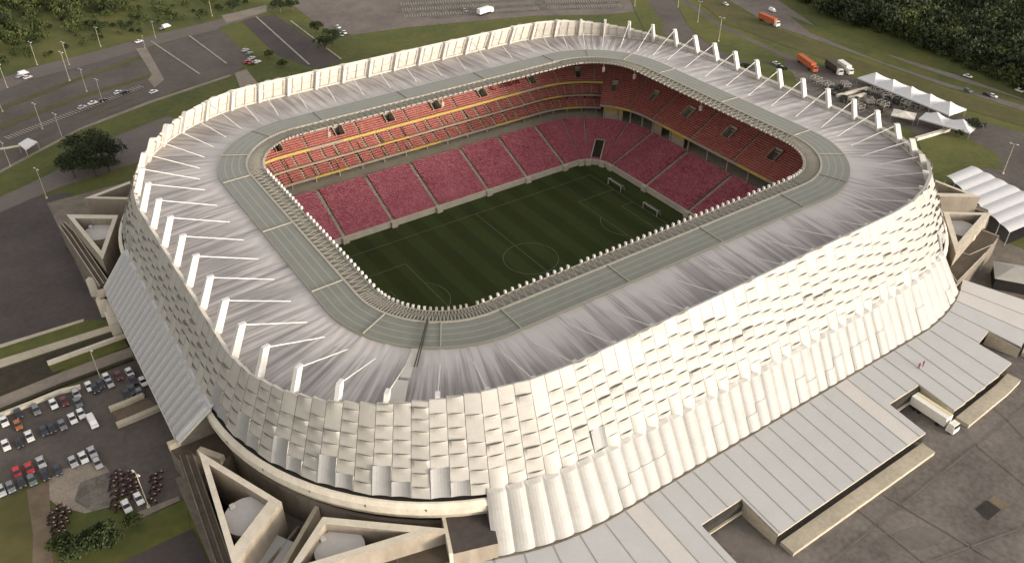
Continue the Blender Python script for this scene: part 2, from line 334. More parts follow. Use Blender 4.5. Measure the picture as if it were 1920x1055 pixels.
# right: avenue, verges, event yard
ground('road', [(1195, -12), (1270, -12), (1350, 45), (1480, 105), (1620, 150), (1760, 205), (1960, 262), (1960, 470), (1860, 335), (1780, 300), (1700, 240), (1480, 190), (1330, 125), (1240, 60)], 1, 'asphalt')
ground('verge', [(1290, -12), (1340, -12), (1420, 40), (1600, 110), (1760, 165), (1960, 225), (1960, 250), (1760, 190), (1600, 130), (1440, 75), (1360, 45)], 3, 'grass_dry')
ground('verge', [(1262, -5), (1290, 12), (1350, 52), (1470, 108), (1470, 122), (1390, 115), (1330, 85), (1290, 50)], 4, 'grass')
ground('verge', [(1180, -8), (1205, -8), (1245, 45), (1240, 65), (1210, 60), (1190, 20)], 4, 'grass')
ground('road', [(1345, -12), (1440, -12), (1530, 50), (1640, 95), (1790, 140), (1960, 200), (1960, 222), (1760, 158), (1600, 100), (1440, 45)], 2, 'asphalt_pale')
ground('verge', [(1480, 30), (1560, 62), (1700, 118), (1800, 152), (1960, 200), (1960, 210), (1780, 158), (1640, 112), (1520, 62)], 5, 'grass')
ground('bank', [(1420, -12), (1960, -12), (1960, 200), (1790, 138), (1640, 90), (1530, 48)], 1, 'grass')
ground('event_yard', [(1420, 120), (1620, 160), (1700, 230), (1640, 260), (1500, 190), (1400, 140)], 3, 'rubble')
ground('lawn', [(1400, 112), (1485, 135), (1500, 165), (1440, 160)], 4, 'grass')
ground('lawn', [(1720, 262), (1800, 250), (1870, 290), (1880, 318), (1800, 312), (1745, 330)], 4, 'grass')
# plaza deck at the lower right
ground('plaza_deck', [(1180, 1120), (1300, 960), (1500, 830), (1760, 620), (1960, 470), (2050, 470), (2050, 1120)], 2, 'deck')
lm = MB()
for (a, b) in (((1500, 1100), (2000, 700)), ((1740, 640), (2000, 900)), ((1560, 1120), (1930, 985)), ((1660, 930), (1860, 1050)), ((1540, 900), (1800, 1110)), ((1830, 835), (1960, 940))):
    A, B = at(*a), at(*b); d = (B-A).normalized(); n = Vector((-d.y, d.x, 0))*.16; z = Vector((0, 0, .24)); lm.quad(A-n+z, B-n+z, B+n+z, A+n+z)
tag(lm.build('deck_joint', 'asphalt_pale'), kind='structure')
ground('deck_hatch', [(1828, 954), (1850, 938), (1876, 956), (1852, 976)], 5, 'dark')
ground('deck_patch', [(1852, 938), (1862, 930), (1894, 946), (1880, 957)], 5, 'dirt')
M['stain'] = mat('stain', (.10, .089, .078), .95, .3, .12, (.18, .16, .14), fine=6)
for q in ([(1500, 985), (1560, 945), (1640, 905), (1725, 850), (1745, 858), (1670, 915), (1600, 950), (1530, 1000)], [(1775, 790), (1800, 800), (1862, 858), (1850, 866), (1800, 830), (1770, 800)], [(1640, 1010), (1720, 985), (1790, 1000), (1730, 1030), (1660, 1035)], [(1340, 985), (1390, 975), (1420, 1000), (1450, 1040), (1400, 1055), (1350, 1020)]):
    ground('oil_stain', q, 3, 'stain')
# painted lines in the far car parks
lm = MB()
for (a, b) in (((283, 78), (375, 140)), ((355, 68), (425, 120)), ((480, 32), (580, 122)), ((545, 40), (640, 112))):
    A, B = at(*a), at(*b); d = (B-A).normalized(); n = Vector((-d.y, d.x, 0))*.45; z = Vector((0, 0, .24)); lm.quad(A-n+z, B-n+z, B+n+z, A+n+z)
def bays(a, b, rows, n, depth):
    for r in range(rows):
        for i in range(n+1):
            u = i/n; A = at(a[0]+(b[0]-a[0])*u, a[1]+(b[1]-a[1])*u); d0 = (at(*b)-at(*a)).normalized(); nn2 = Vector((-d0.y, d0.x, 0)); p0 = A+nn2*(r*depth*1.6); p1 = p0+nn2*depth*.8; w_ = d0*.26; z = Vector((0, 0, .24))
            lm.quad(p0-w_+z, p0+w_+z, p1+w_+z, p1-w_+z)
bays((760, 34), (1010, 19), 5, 52, 6.5); bays((1030, 18), (1165, 14), 4, 30, 6.5); bays((20, 262), (270, 165), 1, 44, 5)
tag(lm.build('parking_line', 'paint_line'), kind='structure')

# ------------------------------------------------------------------ the pitch
pm = MB(); pts = [P(t, 9.9, 0) for t in tlist(64)[:-1]]; pm.flat([(q.x, q.y) for q in pts], -.03); tag(pm.build('pitch_surround', 'turf'), kind='structure')
pm = MB(); pm.flat([(-55.5, -37), (55.5, -37), (55.5, 37), (-55.5, 37)], 0); tag(pm.build('pitch', 'turf'), kind='structure')
lm = MB(); LW = .16
def line(x0, y0, x1, y1):
    d = Vector((x1-x0, y1-y0, 0)).normalized(); n = Vector((-d.y, d.x, 0))*LW/2; a = Vector((x0, y0, .006)); b = Vector((x1, y1, .006)); lm.quad(a-n, b-n, b+n, a+n)
def arc(cx, cy, r, a0, a1, n=40):
    q = [(cx+r*math.cos(a0+(a1-a0)*i/n), cy+r*math.sin(a0+(a1-a0)*i/n)) for i in range(n+1)]
    for u, w in zip(q[:-1], q[1:]): line(*u, *w)
line(-52.5, -34, 52.5, -34); line(-52.5, 34, 52.5, 34); line(0, -33.9, 0, 33.9); arc(0, 0, 9.15, 0, 2*math.pi, 64)
for s in (-1, 1):
    line(52.5*s, -33.9, 52.5*s, 33.9); line(36*s, -20.16, 36*s, 20.16); line(47*s, -9.16, 47*s, 9.16)
    for q in (-1, 1): line(36.1*s, 20.16*q, 52.4*s, 20.16*q); line(47.1*s, 9.16*q, 52.4*s, 9.16*q)
    a = math.acos(5.5/9.15); c = math.pi if s > 0 else 0; arc(41.5*s, 0, 9.15, c-a, c+a, 16)
tag(lm.build('pitch_marking', 'white_line'), kind='structure')
def goal(x, y, rz, label):
    e = empty('football_goal', (0, 0, 0)); f = MB()
    for q in (-3.66, 3.66): f.bar((0, q, 0), (0, q, 2.44), .2, n=8); f.bar((0, q, 2.4), (1.2, q, 2.3), .08); f.bar((1.2, q, 2.3), (2, q, 0), .08)
    f.bar((0, -3.72, 2.44), (0, 3.72, 2.44), .2, n=8); f.build('goal_frame', 'steel_white', e)
    n = MB()
    for i in range(19): q = -3.66+i*.4067; n.bar((1.2, q, 2.3), (2, q, 0), .03); n.bar((0, q, 2.42), (1.2, q, 2.3), .03)
    for i in range(6): z = 2.3*i/5; x_ = 2-.8*i/5; n.bar((x_, -3.66, z), (x_, 3.66, z), .03)
    n.build('goal_net', 'steel_grey', e)
    e.location = (x, y, .01); e.rotation_euler = (0, 0, rz); tag(e, label, 'goal')
goal(52.5, 0, 0, 'white football goal with net on the far right goal line below the red end stand')
goal(53.6, 21, 0, 'spare white football goal standing near the far corner of the dark pitch')
goal(-52.5, 0, math.pi, 'white football goal on the near left goal line of the dark pitch')

# ------------------------------------------------------------------ the stadium
ST = empty('stadium', (0, 0, 0)); tag(ST, 'huge white football stadium with panelled facade, grey roof and red stands', 'stadium')
TS = sorted(set([0, T1, T2, T3, T4, T5, T6, T7, PER] + [a+(b-a)*i/n for a, b, n in ((0, T1, 12), (T1, T2, 14), (T2, T3, 8), (T3, T4, 14), (T4, T5, 12), (T5, T6, 14), (T6, T7, 8), (T7, PER, 14)) for i in range(n)]))
# --- stands
def tier(name, seatmat, ts_ranges, rho0, z0, rho1, z1, rows, aisles, vom=(), back=True, aw=.75):
    con = MB(); seat = MB(); dr = (rho1-rho0)/rows; dz = (z1-z0)/rows; ais = MB()
    for (ta, tb) in ts_ranges:
        cuts = sorted(set([ta, tb] + [t for t in TS if ta < t < tb] + [a+q for a in aisles for q in (-aw, aw) if ta < a+q < tb] + [v+q for v, _, _ in vom for q in (-1.9, 1.9) if ta < v+q < tb]))
        for r in range(rows):
            a0, a1, h = rho0+r*dr, rho0+(r+1)*dr, z0+r*dz
            for u, w in zip(cuts[:-1], cuts[1:]):
                m = (u+w)/2
                if any(abs(m-v) < 1.9 and v0 <= r <= v1 for v, v0, v1 in vom): continue
                ring(con, [(a0, h-dz), (a0, h), (a1, h)], (u, w))
                if any(abs(m-a) < aw for a in aisles): continue
                parts = [(u, w)]
                for (u2, w2) in parts:
                    if w2-u2 < .3: continue
                    s0, s1 = a0+dr*.22, a0+dr*.80
                    ring_part(seat, [(s0, h+.12), (s0, h+.42), (s1, h+.40), (s1+.06, h+.86), (s1+.12, h+.86), (s1+.12, h+.1)], u2, w2, r)
    c = con.build(name, 'concrete_dark', ST); s_ = seat.build('seat_rows', seatmat, c); s_['kind'] = 'stuff'
    for a in aisles:
        m = MB()
        if any(ta < a < tb for ta, tb in ts_ranges):
            for r in range(rows):
                q = rho0+r*dr; h = z0+r*dz; m.quad(P(a-aw*.8, q, h+.03), P(a-aw*.8, q+dr, h+.03), P(a+aw*.8, q+dr, h+.03), P(a+aw*.8, q, h+.03)); m.quad(P(a-aw*.8, q, h-dz+.03), P(a-aw*.8, q-.02, h+.03), P(a+aw*.8, q-.02, h+.03), P(a+aw*.8, q, h-dz+.03))
            m.build('aisle_stair', 'concrete', c)
    return c
def ring_part(mb, prof, u, w, r):
    n = max(1, int((w-u)/6)) if True else 1
    for i in range(n):
        a = u+(w-u)*i/n; b = u+(w-u)*(i+1)/n
        for (r0, z0), (r1, z1) in zip(prof[:-1], prof[1:]):
            mb.quad(P(a, r0, z0), P(a, r1, z1), P(b, r1, z1), P(b, r0, z0), 0, ((a, r+.5), (a, r+.5), (b, r+.5), (b, r+.5)))
AISL = [443.3, 424.8, 406.7, 385.3, 367.7, 349.9, 330.5, 314.1, 281, 259.2, 239.3, 216.7, 195, 461, 478, 500, 560, 580, 600, 620, 650, 5, 25, 45, 65, 85, 104, 130, 165]
VOM = [452.3, 429.0, 409.1, 389.6, 368.9, 345.2, 317.1, 295.0, 268, 246, 225, 204, 180, 150, 120, 96, 72, 48, 26, 4, 660, 630, 600, 578, 556, 530, 500, 476]
tier('lower_tier', 'seat_low', [(0, PER)], 10.2, 2.0, 30, 10.4, 25, AISL)
up_vom = [(v, 9, 14) for v in VOM]
UPL = [(T4-42, T5+30), (-30, T1+42)]; UPS = [(T2-43, T4-42), (T5+30, PER-30)]
tier('upper_tier', 'seat_up', UPL, 36.0, 23.6, 55.6, 34.8, 24, [v+13 for v in VOM], [(v, 2, 6) for v in VOM], aw=.4)
tier('upper_end_tier', 'seat_up', UPS, 27.0, 18.0, 54.8, 33.9, 34, [v+11 for v in VOM], [(v, 7, 11) for v in VOM], aw=.4)
tier('middle_tier', 'seat_up', UPL, 35.2, 18.7, 40, 21.4, 6, seq(-30, PER-30, 130), aw=.45)
tier('box_tier', 'seat_up', UPL, 34.2, 13.6, 38.6, 16.0, 5, seq(-32, PER-32, 130), aw=.45)
# low walls, concourses, slabs and back walls
w = MB(); ring(w, [(9.6, -.3), (9.6, 2.2), (10.2, 2.2), (10.2, 1.4)], TS); w.build('pitch_wall', 'concrete_white', ST)
w = MB(); ring(w, [(30, 10.1), (44, 10.1)], TS); w.build('concourse_floor', 'concrete', ST)
w = MB()
for (a, b) in UPL:
    tt = seq(a, b, 40)
    ring(w, [(36.4, 12.6), (44, 12.8)], tt); ring(w, [(44, 10), (44, 34)], tt)
    ring(w, [(40, 21.3), (41, 21.3)], tt); ring(w, [(38.6, 15.9), (41.2, 15.9), (41.2, 18.2), (36, 18.2)], tt); ring(w, [(41, 20), (41, 23), (37, 23)], tt); ring(w, [(35, 12.9), (39, 12.9)], tt)
for (a, b) in UPS:
    tt = seq(a, b, 30); ring(w, [(42, 10), (42, 25)], tt); ring(w, [(27.4, 17.2), (52, 31.3)], tt)
w.build('inner_wall', 'concrete_dark', ST)
w = MB(); ring(w, [(55.8, G), (55.8, 33), (54.3, 36)], TS); w.build('bowl_wall', 'concrete_dark', ST)
k = 0
for (r_, z_, rng, h, every) in ((35.6, 23.1, UPL, .95, 12.5), (34.8, 18.0, UPL, .7, 12.5), (33.8, 13.0, UPL, .8, 12.5), (26.6, 17.1, UPS, 1.0, 12.5)):
    for (a, b) in rng:
        n = int((b-a)/every)
        for i in range(n):
            u = a+(b-a)*i/n; v = a+(b-a)*(i+1)/n; k += 1
            yel = (i % 7 != 3) if r_ > 35 else ((i % 3 == 1) if r_ < 34 else (i % 6 == 2))
            m = MB(); ring(m, [(r_+.45, z_), (r_, z_), (r_-.1, z_+h), (r_+.4, z_+h)], seq(u, v, 3))
            m.build('banner' if yel else 'balcony_front', 'banner_yellow' if yel else 'banner_pale', ST)
# posts under the balconies, partition fins between boxes
post = MB(); nf = 0
for (a, b) in UPL:
    for t in seq(a+2, b-2, int((b-a)/9)):
        for (r0, r1, z0, z1) in ((35.2, 40.6, 19.2, 21.6), (34.2, 39.2, 14.1, 16.3)):
            fin = MB(); h = .3
            for q in (-.08, .08): c_ = [P(t+q, r0, z0-1), P(t+q, r1, z1-.6), P(t+q, r1, z1+h), P(t+q, r0, z0+h)]; fin.add(c_ if q < 0 else c_[::-1])
            fin.quad(P(t-.08, r0, z0+h), P(t-.08, r1, z1+h), P(t+.08, r1, z1+h), P(t+.08, r0, z0+h)); fin.build('box_partition', 'banner_pale', ST)
    for t in seq(a+3, b-3, int((b-a)/9)): p_ = MB(); p_.bar(P(t, 36.6, 10), P(t, 36.6, 13), .35); p_.build('balcony_post', 'concrete', ST)
for (a, b) in UPS:
    for t in seq(a+3, b-3, int((b-a)/10)): p_ = MB(); p_.bar(P(t, 30.5, 10), P(t, 30.5, 19), .45, n=8); p_.build('balcony_post', 'concrete', ST)
for t0, wd in ((T2-28, 14), (246, 7), (T3-2, 5), (197, 6), (T3+33, 13)):
    m = MB(); ring(m, [(30.9, 10.1), (30.9, 13.2), (34, 13.2)], seq(t0-wd/2, t0+wd/2, 3)); ring(m, [(30.85, 13.2), (30.85, 17.6)], seq(t0-wd/2, t0+wd/2, 3), 1); m.build('concourse_block', ['concrete', 'banner_yellow'], ST)
# corner tunnel and pitch-side gates
for t in (298, 137, 644, 491):
    m = MB(); q0, q1 = P(t, 10, 0), P(t, 20, 0); ax = (q1-q0).normalized(); sd = Vector((-ax.y, ax.x, 0)); L_ = 8.5
    for q in (-1, 1):
        a_, b_ = q0+sd*q*1.9, q0+sd*q*1.9+ax*L_; n_ = sd*.25
        for e_ in (-1, 1):
            c_ = [a_+n_*e_, b_+n_*e_, b_+n_*e_+Vector((0, 0, 6.6)), a_+n_*e_+Vector((0, 0, 3.0))]; m.add(c_ if e_ < 0 else c_[::-1])
        m.quad(a_-n_+Vector((0, 0, 3)), a_+n_+Vector((0, 0, 3)), b_+n_+Vector((0, 0, 6.6)), b_-n_+Vector((0, 0, 6.6)))
        m.quad(a_-n_, a_+n_, a_+n_+Vector((0, 0, 3)), a_-n_+Vector((0, 0, 3)))
    m.quad(q0-sd*1.7+ax*.5+Vector((0, 0, 3.0)), q0+sd*1.7+ax*.5+Vector((0, 0, 3.0)), q0+sd*1.7+ax*L_+Vector((0, 0, 6.5)), q0-sd*1.7+ax*L_+Vector((0, 0, 6.5)), 1)
    m.quad(q0-sd*1.9+ax*L_, q0-sd*1.9+ax*L_+Vector((0, 0, 7)), q0+sd*1.9+ax*L_+Vector((0, 0, 7)), q0+sd*1.9+ax*L_, 0); m.build('player_tunnel', ['concrete', 'dark'], ST)
for t in (*AISL[:13], 461, 500):
    m = MB(); m.box(P(t, 9.2, 1.0), 2.2, 1.1, 2.3, yaw_at(t)); m.build('gate_block', 'concrete_white', ST)
# vomitories of the upper tier
for v in VOM:
    up = (v % PER > T4-42 and v % PER < T5+30) or v % PER < T1+42 or v % PER > PER-30
    if up: dr, dz, r0, z = 19.6/24, 11.2/24, 36.0+2*19.6/24, 23.6+2*11.2/24
    else: dr, dz, r0, z = 27.8/34, 15.9/34, 27.0+7*27.8/34, 18.0+7*15.9/34
    r1, z1 = r0+5*dr, z+5*dz; fl = z-1.2
    m = MB(); W = 1.9
    for q in (-1, 1):
        for d in (0, .3):
            t = v+q*(W-d); c_ = [P(t, r0-.1, fl), P(t, r1, fl), P(t, r1, z1+1.0), P(t, r0-.1, z+.9)]; m.add(c_ if (q > 0) == (d == 0) else c_[::-1])
        m.add([P(v+q*W, r0-.1, z+.9), P(v+q*W, r1, z1+1.0), P(v+q*(W-.3), r1, z1+1.0), P(v+q*(W-.3), r0-.1, z+.9)][::q])
        m.quad(P(v+q*W, r0-.1, fl), P(v+q*(W-.3), r0-.1, fl), P(v+q*(W-.3), r0-.1, z+.9), P(v+q*W, r0-.1, z+.9))
    m.quad(P(v-W, r0, fl), P(v-W, r1, fl), P(v+W, r1, fl), P(v+W, r0, fl), 0); m.quad(P(v-W, r0-.1, fl), P(v+W, r0-.1, fl), P(v+W, r0-.1, z+.25), P(v-W, r0-.1, z+.25), 0)
    m.quad(P(v-W, r1, fl), P(v-W, r1, z1+1.0), P(v+W, r1, z1+1.0), P(v+W, r1, fl), 0)
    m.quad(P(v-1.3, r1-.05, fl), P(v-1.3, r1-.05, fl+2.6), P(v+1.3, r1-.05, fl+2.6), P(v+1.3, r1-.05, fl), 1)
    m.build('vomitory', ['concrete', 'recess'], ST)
# the dark lettering picked out in the seats of the far upper tier: C NAVI
GL = {'C': ('.##', '#..', '#..', '#..', '.##'), 'N': ('#..#', '##.#', '#.##', '#..#', '#..#'), 'A': ('.#.', '#.#', '###', '#.#', '#.#'), 'V': ('#.#', '#.#', '#.#', '#.#', '.#.'), 'I': ('#', '#', '#', '#', '#')}
m = MB(); t = 364.6
for ch in 'C NAVI':
    if ch == ' ': t -= 2.2; continue
    for rI, row in enumerate(GL[ch]):
        for cI, q in enumerate(row):
            if q == '#':
                a = t-cI*.62; r0 = 40.9-rI*.62; z = 23.6+(r0-36)*.571+1.0
                m.quad(P(a-.62, r0, z), P(a-.62, r0+.62, z+.354), P(a, r0+.62, z+.354), P(a, r0, z))
    t -= .62*(len(GL[ch][0])+1)
m.build('seat_lettering', 'seat_mark', ST)

# --- roof
def roof_z(r): return 38.7-(r-18.5)*.0637
NB = 66; BAY = PER/NB; MT0 = 565.5
mb = MB(); NS = NB*6
def pleat(i, f): k = i % 6; return (.0, .2, .03, .24, .03, .2)[k]*(4*f*(1-f))**.6 + (.15 if k == 0 else 0)*f
for i in range(NS):
    a, b = MT0+i*PER/NS, MT0+(i+1)*PER/NS
    for j in range(5):
        f0, f1 = j/5, (j+1)/5; r0, r1 = 53.7-f0*22.7, 53.7-f1*22.7
        mb.quad(P(a, r1, roof_z(r1)+pleat(i, f1)), P(a, r0, roof_z(r0)+pleat(i, f0)), P(b, r0, roof_z(r0)+pleat(i+1, f0)), P(b, r1, roof_z(r1)+pleat(i+1, f1)), 0, ((a, f1), (a, f0), (b, f0), (b, f1)))
mb.build('roof_membrane', 'membrane', ST)
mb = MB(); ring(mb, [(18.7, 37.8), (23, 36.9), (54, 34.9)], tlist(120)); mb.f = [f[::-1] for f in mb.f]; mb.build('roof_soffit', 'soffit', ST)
mb = MB(); ring(mb, [(53.7, 36.45), (53.8, 35.6), (54.9, 35.6)], tlist(160)); mb.build('roof_gutter', 'dark', ST)
mb = MB(); nn = 320
for i in range(nn):
    a, b = PER*i/nn, PER*(i+1)/nn
    mb.quad(P(a, 23.2, 38.75), P(a, 31.2, 38.6), P(b, 31.2, 38.6), P(b, 23.2, 38.75), 0, ((a, 0), (a, 1), (b, 1), (b, 0)))
    mb.quad(P(a, 31.2, 38.6), P(a, 31.4, 37.7), P(b, 31.4, 37.7), P(b, 31.2, 38.6), 0)
mb.build('glass_roof_ring', 'glass_roof', ST)
mb = MB(); ring(mb, [(18.6, 37.9), (18.6, 38.3), (22.9, 38.2)], tlist(160)); mb.build('rim_deck', 'rim_dark', ST)
mb = MB(); ring(mb, [(22.7, 38.3), (22.7, 38.9), (23.3, 38.9), (23.3, 38.4)], tlist(200)); ring(mb, [(18.4, 38.1), (18.4, 38.5), (18.75, 38.5), (18.75, 38.2)], tlist(200)); mb.build('rim_rail', 'rim_pale', ST)
mb = MB(); nz = 330
for i in range(nz):
    a, b = PER*i/nz, PER*(i+1)/nz; m_ = (a+b)/2
    mb.bar(P(a, 18.8, 38.55), P(m_, 22.6, 38.75), .16); mb.bar(P(m_, 22.6, 38.75), P(b, 18.8, 38.55), .16)
mb.build('rim_lattice', 'rim_mid', ST)
rest = MB(); cnt = 0
for i in range(int(PER/2.05)):
    t = i*2.05
    if (i % 29) in (13,): continue
    if i % 2 and (T1 < t % PER < T2 or T3 < t % PER < T4 or T5 < t % PER < T6 or T7 < t % PER): continue
    near = (t < T1+20 or t > T6-5)
    m = MB() if near and cnt < 100 and t % 4.1 < 9 else rest
    c = P(t, 18.1, 38.75 if near else 38.5); m.box(c, .5, .6, .8 if near else .45, yaw_at(t)); m.bar(c+Vector((0, 0, -.3)), P(t, 18.6, 38.1), .2)
    if m is not rest: m.build('rim_floodlight', 'lamp_head', ST); cnt += 1
o = rest.build('rim_floodlight_row', 'rim_pale', ST); o['kind'] = 'stuff'
# radial beams of the glass ring
for t in [MT0+BAY*q for q in range(0, 66, 3)]:
    m = MB(); m.bar(P(t, 23.3, 38.9), P(t, 31.2, 38.75), .24); m.build('ring_beam', 'rim_pale', ST)
m = MB(); tg = 652.3
for q in (-.32, .32): m.bar(P(tg+q, 22.8, 39.2), P(tg+q*1.2, 38, 38.9), .22)
m.build('roof_gantry', 'dark_metal', ST)
m = MB(); m.quad(P(648, 41.5, roof_z(41.5)+.85), P(645.5, 53, roof_z(53)+.75), P(652, 53, roof_z(53)+.75), P(651.2, 41.5, roof_z(41.5)+.85)); m.quad(P(649.3, 32, 38.6), P(648.6, 41, 38.4), P(651.4, 41, 38.4), P(651.6, 32, 38.6)); m.build('roof_patch', 'facade_inner', ST)
for t in (440.5, 398, 300, 262, 226, 640, 560, 120, 60):
    m = MB(); c = P(t, 18.9, 36.0); 
    for q in range(3): m.box(c+Vector((0, 0, .3-q*.6)), .95, .8, .52, yaw_at(t), pitch=.12*q)
    m.bar(c+Vector((0, 0, .2)), c+Vector((0, 0, 1.8)), .2); m.build('speaker_cluster', 'concrete', ST)
# --- masts with their stays
def rho_f(z, t=None): return 51.6+(44-z)*(.485+(.055*math.sin(math.pi*(t % PER)/T1) if t is not None and 0 < t % PER < T1 else 0))
for i in range(NB):
    t = MT0+BAY*i; m = MB(); w_ = .5; B0, B1, zb, zt = 54.0, 50.4, 36.2, 44.6-(1.7 if t % PER < T2 or t % PER > T7 else .5)*ss(longness(t)*1.3)
    def cs(r, z, h): 
        return [P(t-w_, r-h, z), P(t-w_, r+h, z), P(t+w_, r+h, z), P(t+w_, r-h, z)]
    A, Bq = cs(B0, zb, .95), cs(B1, zt, .8)
    for q in range(4): m.add((A[q], A[(q+1) % 4], Bq[(q+1) % 4], Bq[q]))
    m.add(Bq)
    mo = m.build('mast', 'steel_white', ST)
    m = MB(); m.bar(P(t, B1-.6, zt-.7), P(t, 36.4, roof_z(36.4)+.5), .19, n=6); m.build('stay_cable', 'steel_white', mo)
# --- panelled facade
random.seed(11)
NC = NB*3; CW = PER/NC; ZB = 25.0
fac = MB(); inner = MB(); rib = MB()
def FP(t, z, d):                                     # the cladding is faceted: one flat facet per mast bay of three columns
    k = math.floor((t-MT0)/CW/3+1/6+1e-7); a = MT0+(3*k-.5)*CW; f = (t-a)/(3*CW); r = rho_f(z, t)+.85*d
    return P(a, r, z+.47*d).lerp(P(a+3*CW, r, z+.47*d), f)
for c in range(NC):
    t0, t1 = MT0+(c-.5)*CW, MT0+(c+.5)*CW; g = .05
    zt = ztop((t0+t1)/2); ph = c % 3; pitch = 2.55
    skirted = any(a+2 < (t0+t1)/2 % PER < b-2 for a, b in ((PER-21.7, PER), (0, 126.7), (T4-21.7, T5+21.7), (T2, T3), (T6, T7)))
    # rows from the bottom up; the three column kinds are staggered by a third of a row
    zs = [ZB]; kinds = []
    first = (2.3, 1.5, .9)[ph]*1.0
    if ph == 0: kinds.append('scoop'); zs.append(ZB+(5.6 if not skirted else 4.6)); kinds.append('bow')
    elif ph == 1: kinds.append('scoop'); zs.append(ZB+2.9); kinds.append('bow')
    else: kinds.append('bowb'); zs.append(ZB+2.1); kinds.append('bow')
    zs.append(zs[-1]+pitch*(.9, 1.0, 1.0)[ph])
    while zs[-1]+pitch*1.05 < zt-.4:
        n_ = len(kinds)
        q = random.random()
        k = 'big' if (n_ == (2, 3, 2)[ph] and (c//3+ph) % 3 == 1) or q < .04 else ('flat' if (q > .86 and n_ > 3) else 'bow')
        kinds.append(k); zs.append(zs[-1]+pitch*(1.0 if q > .12 else .86))
    if zt-zs[-1] < pitch*1.5 and len(zs) > 4 and random.random() < .55: zs.pop(); kinds.pop()      # a taller plain sheet under the top edge
    kinds.append('flat' if random.random() < .75 else 'bow'); zs.append(zt)
    if skirted: kinds = ['roll' if k == 'scoop' else k for k in kinds]
    nu = 6
    for k, za, zb in zip(kinds, zs[:-1], zs[1:]):
        H_ = zb-za; nv = 6
        def disp(u, v):                             # v 0 top, 1 bottom
            s = max(0, math.sin(math.pi*u))
            if k in ('bow', 'bowb'): return (.54 if k == 'bow' else .6)*s**1.2*(1-v)**3.2
            if k == 'big': return .9*s**.4*(1-v)**2.4
            if k == 'scoop': return -.55*s**.8*(1-.25*v)+.5*(1-v)
            if k == 'roll': return .45*s**.8*(.55+.45*v)
            return .05*s
        g_ = [[FP(t0+g+(t1-t0-2*g)*i/nu, zb-(zb-za)*j/nv, disp(i/nu, j/nv)) for j in range(nv+1)] for i in range(nu+1)]
        for i in range(nu):
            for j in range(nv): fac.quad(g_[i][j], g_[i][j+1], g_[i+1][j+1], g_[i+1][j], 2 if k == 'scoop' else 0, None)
            e0, e1 = t0+g+(t1-t0-2*g)*i/nu, t0+g+(t1-t0-2*g)*(i+1)/nu
            if k not in ('flat', 'roll'):                         # pocket behind the bowed upper edge, its shade put into the colour
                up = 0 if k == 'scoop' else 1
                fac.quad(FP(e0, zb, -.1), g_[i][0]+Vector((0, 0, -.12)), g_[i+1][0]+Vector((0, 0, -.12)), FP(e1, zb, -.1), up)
        if k in ('big', 'scoop'):
            for i, e in ((0, t0+g), (nu, t1-g)):
                for j in range(nv):
                    q = [FP(e, zb-(zb-za)*j/nv, -.1), FP(e, zb-(zb-za)*(j+1)/nv, -.1), g_[i][j+1], g_[i][j]]; fac.add(q if i == 0 else q[::-1], 0)
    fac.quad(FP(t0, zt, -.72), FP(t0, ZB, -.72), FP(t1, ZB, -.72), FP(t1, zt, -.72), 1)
    inner.quad(FP(t0, zt, -.9), FP(t1, zt, -.9), FP(t1, 35.2, -.9), FP(t0, 35.2, -.9), 0)
    inner.quad(FP(t0, zt, -.9), FP(t0, zt, .1), FP(t1, zt, .1), FP(t1, zt, -.9), 0)
    for z_ in (37.6, 40.6): 
        if z_ < zt-.8: rib.bar(FP(t0, z_, -1.0), FP(t1, z_, -1.0), .16)
    rib.bar(FP(t0, 36.2, -1.0), FP(t0, zt, -1.0), .28)
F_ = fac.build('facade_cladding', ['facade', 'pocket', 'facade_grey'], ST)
inner.build('parapet_lining', 'facade_inner', ST); rib.build('parapet_frame', 'concrete', ST)
m = MB(); ring(m, [(53.75, 36.3), (53.75, 36.9), (54.0, 36.9)], tlist(200)); m.build('parapet_rail', 'facade_inner', ST)
for (a, b) in ((T7, PER-21.7), (126.7, T2), (T3, T4-21.7), (T5+21.7, T6)):
    tt = seq(a, b, 16); m = MB(); ring(m, [(60.2, 18.6), (61.0, 19.6), (61.5, 21.3), (61.5, 21.5)], tt, 3); ring(m, [(61.5, 21.5), (62.0, 21.6), (62.0, 23.4), (61.3, 24.2), (60.9, 24.3)], tt, 0); ring(m, [(59.6, 24.1), (60.9, 24.1)], tt, 1); ring(m, [(60.9, 24.1), (60.9, 24.3)], tt, 1); ring(m, [(59.6, 17.2), (59.6, 18.6), (60.2, 18.6)], tt, 1); ring(m, [(59.7, 24.3), (59.7, 25.7)], tt, 1); ring(m, [(60.4, G), (60.4, 17.2), (59.6, 17.2)], tt, 2)  # dark gap strips and the band's greyer underside carry painted shade
    for t in seq(a, b, 6)[1:-1]: m.bar(P(t, 62.05, 23.4), P(t, 61.6, 21.4), .18, 1)
    m.build('ring_wall', ['concrete_white', 'dark', 'concrete_stain', 'concrete'], ST)
m = MB(); ring(m, [(57, G), (58, 24)], tlist(96)); m.build('base_wall', 'concrete_dark', ST)
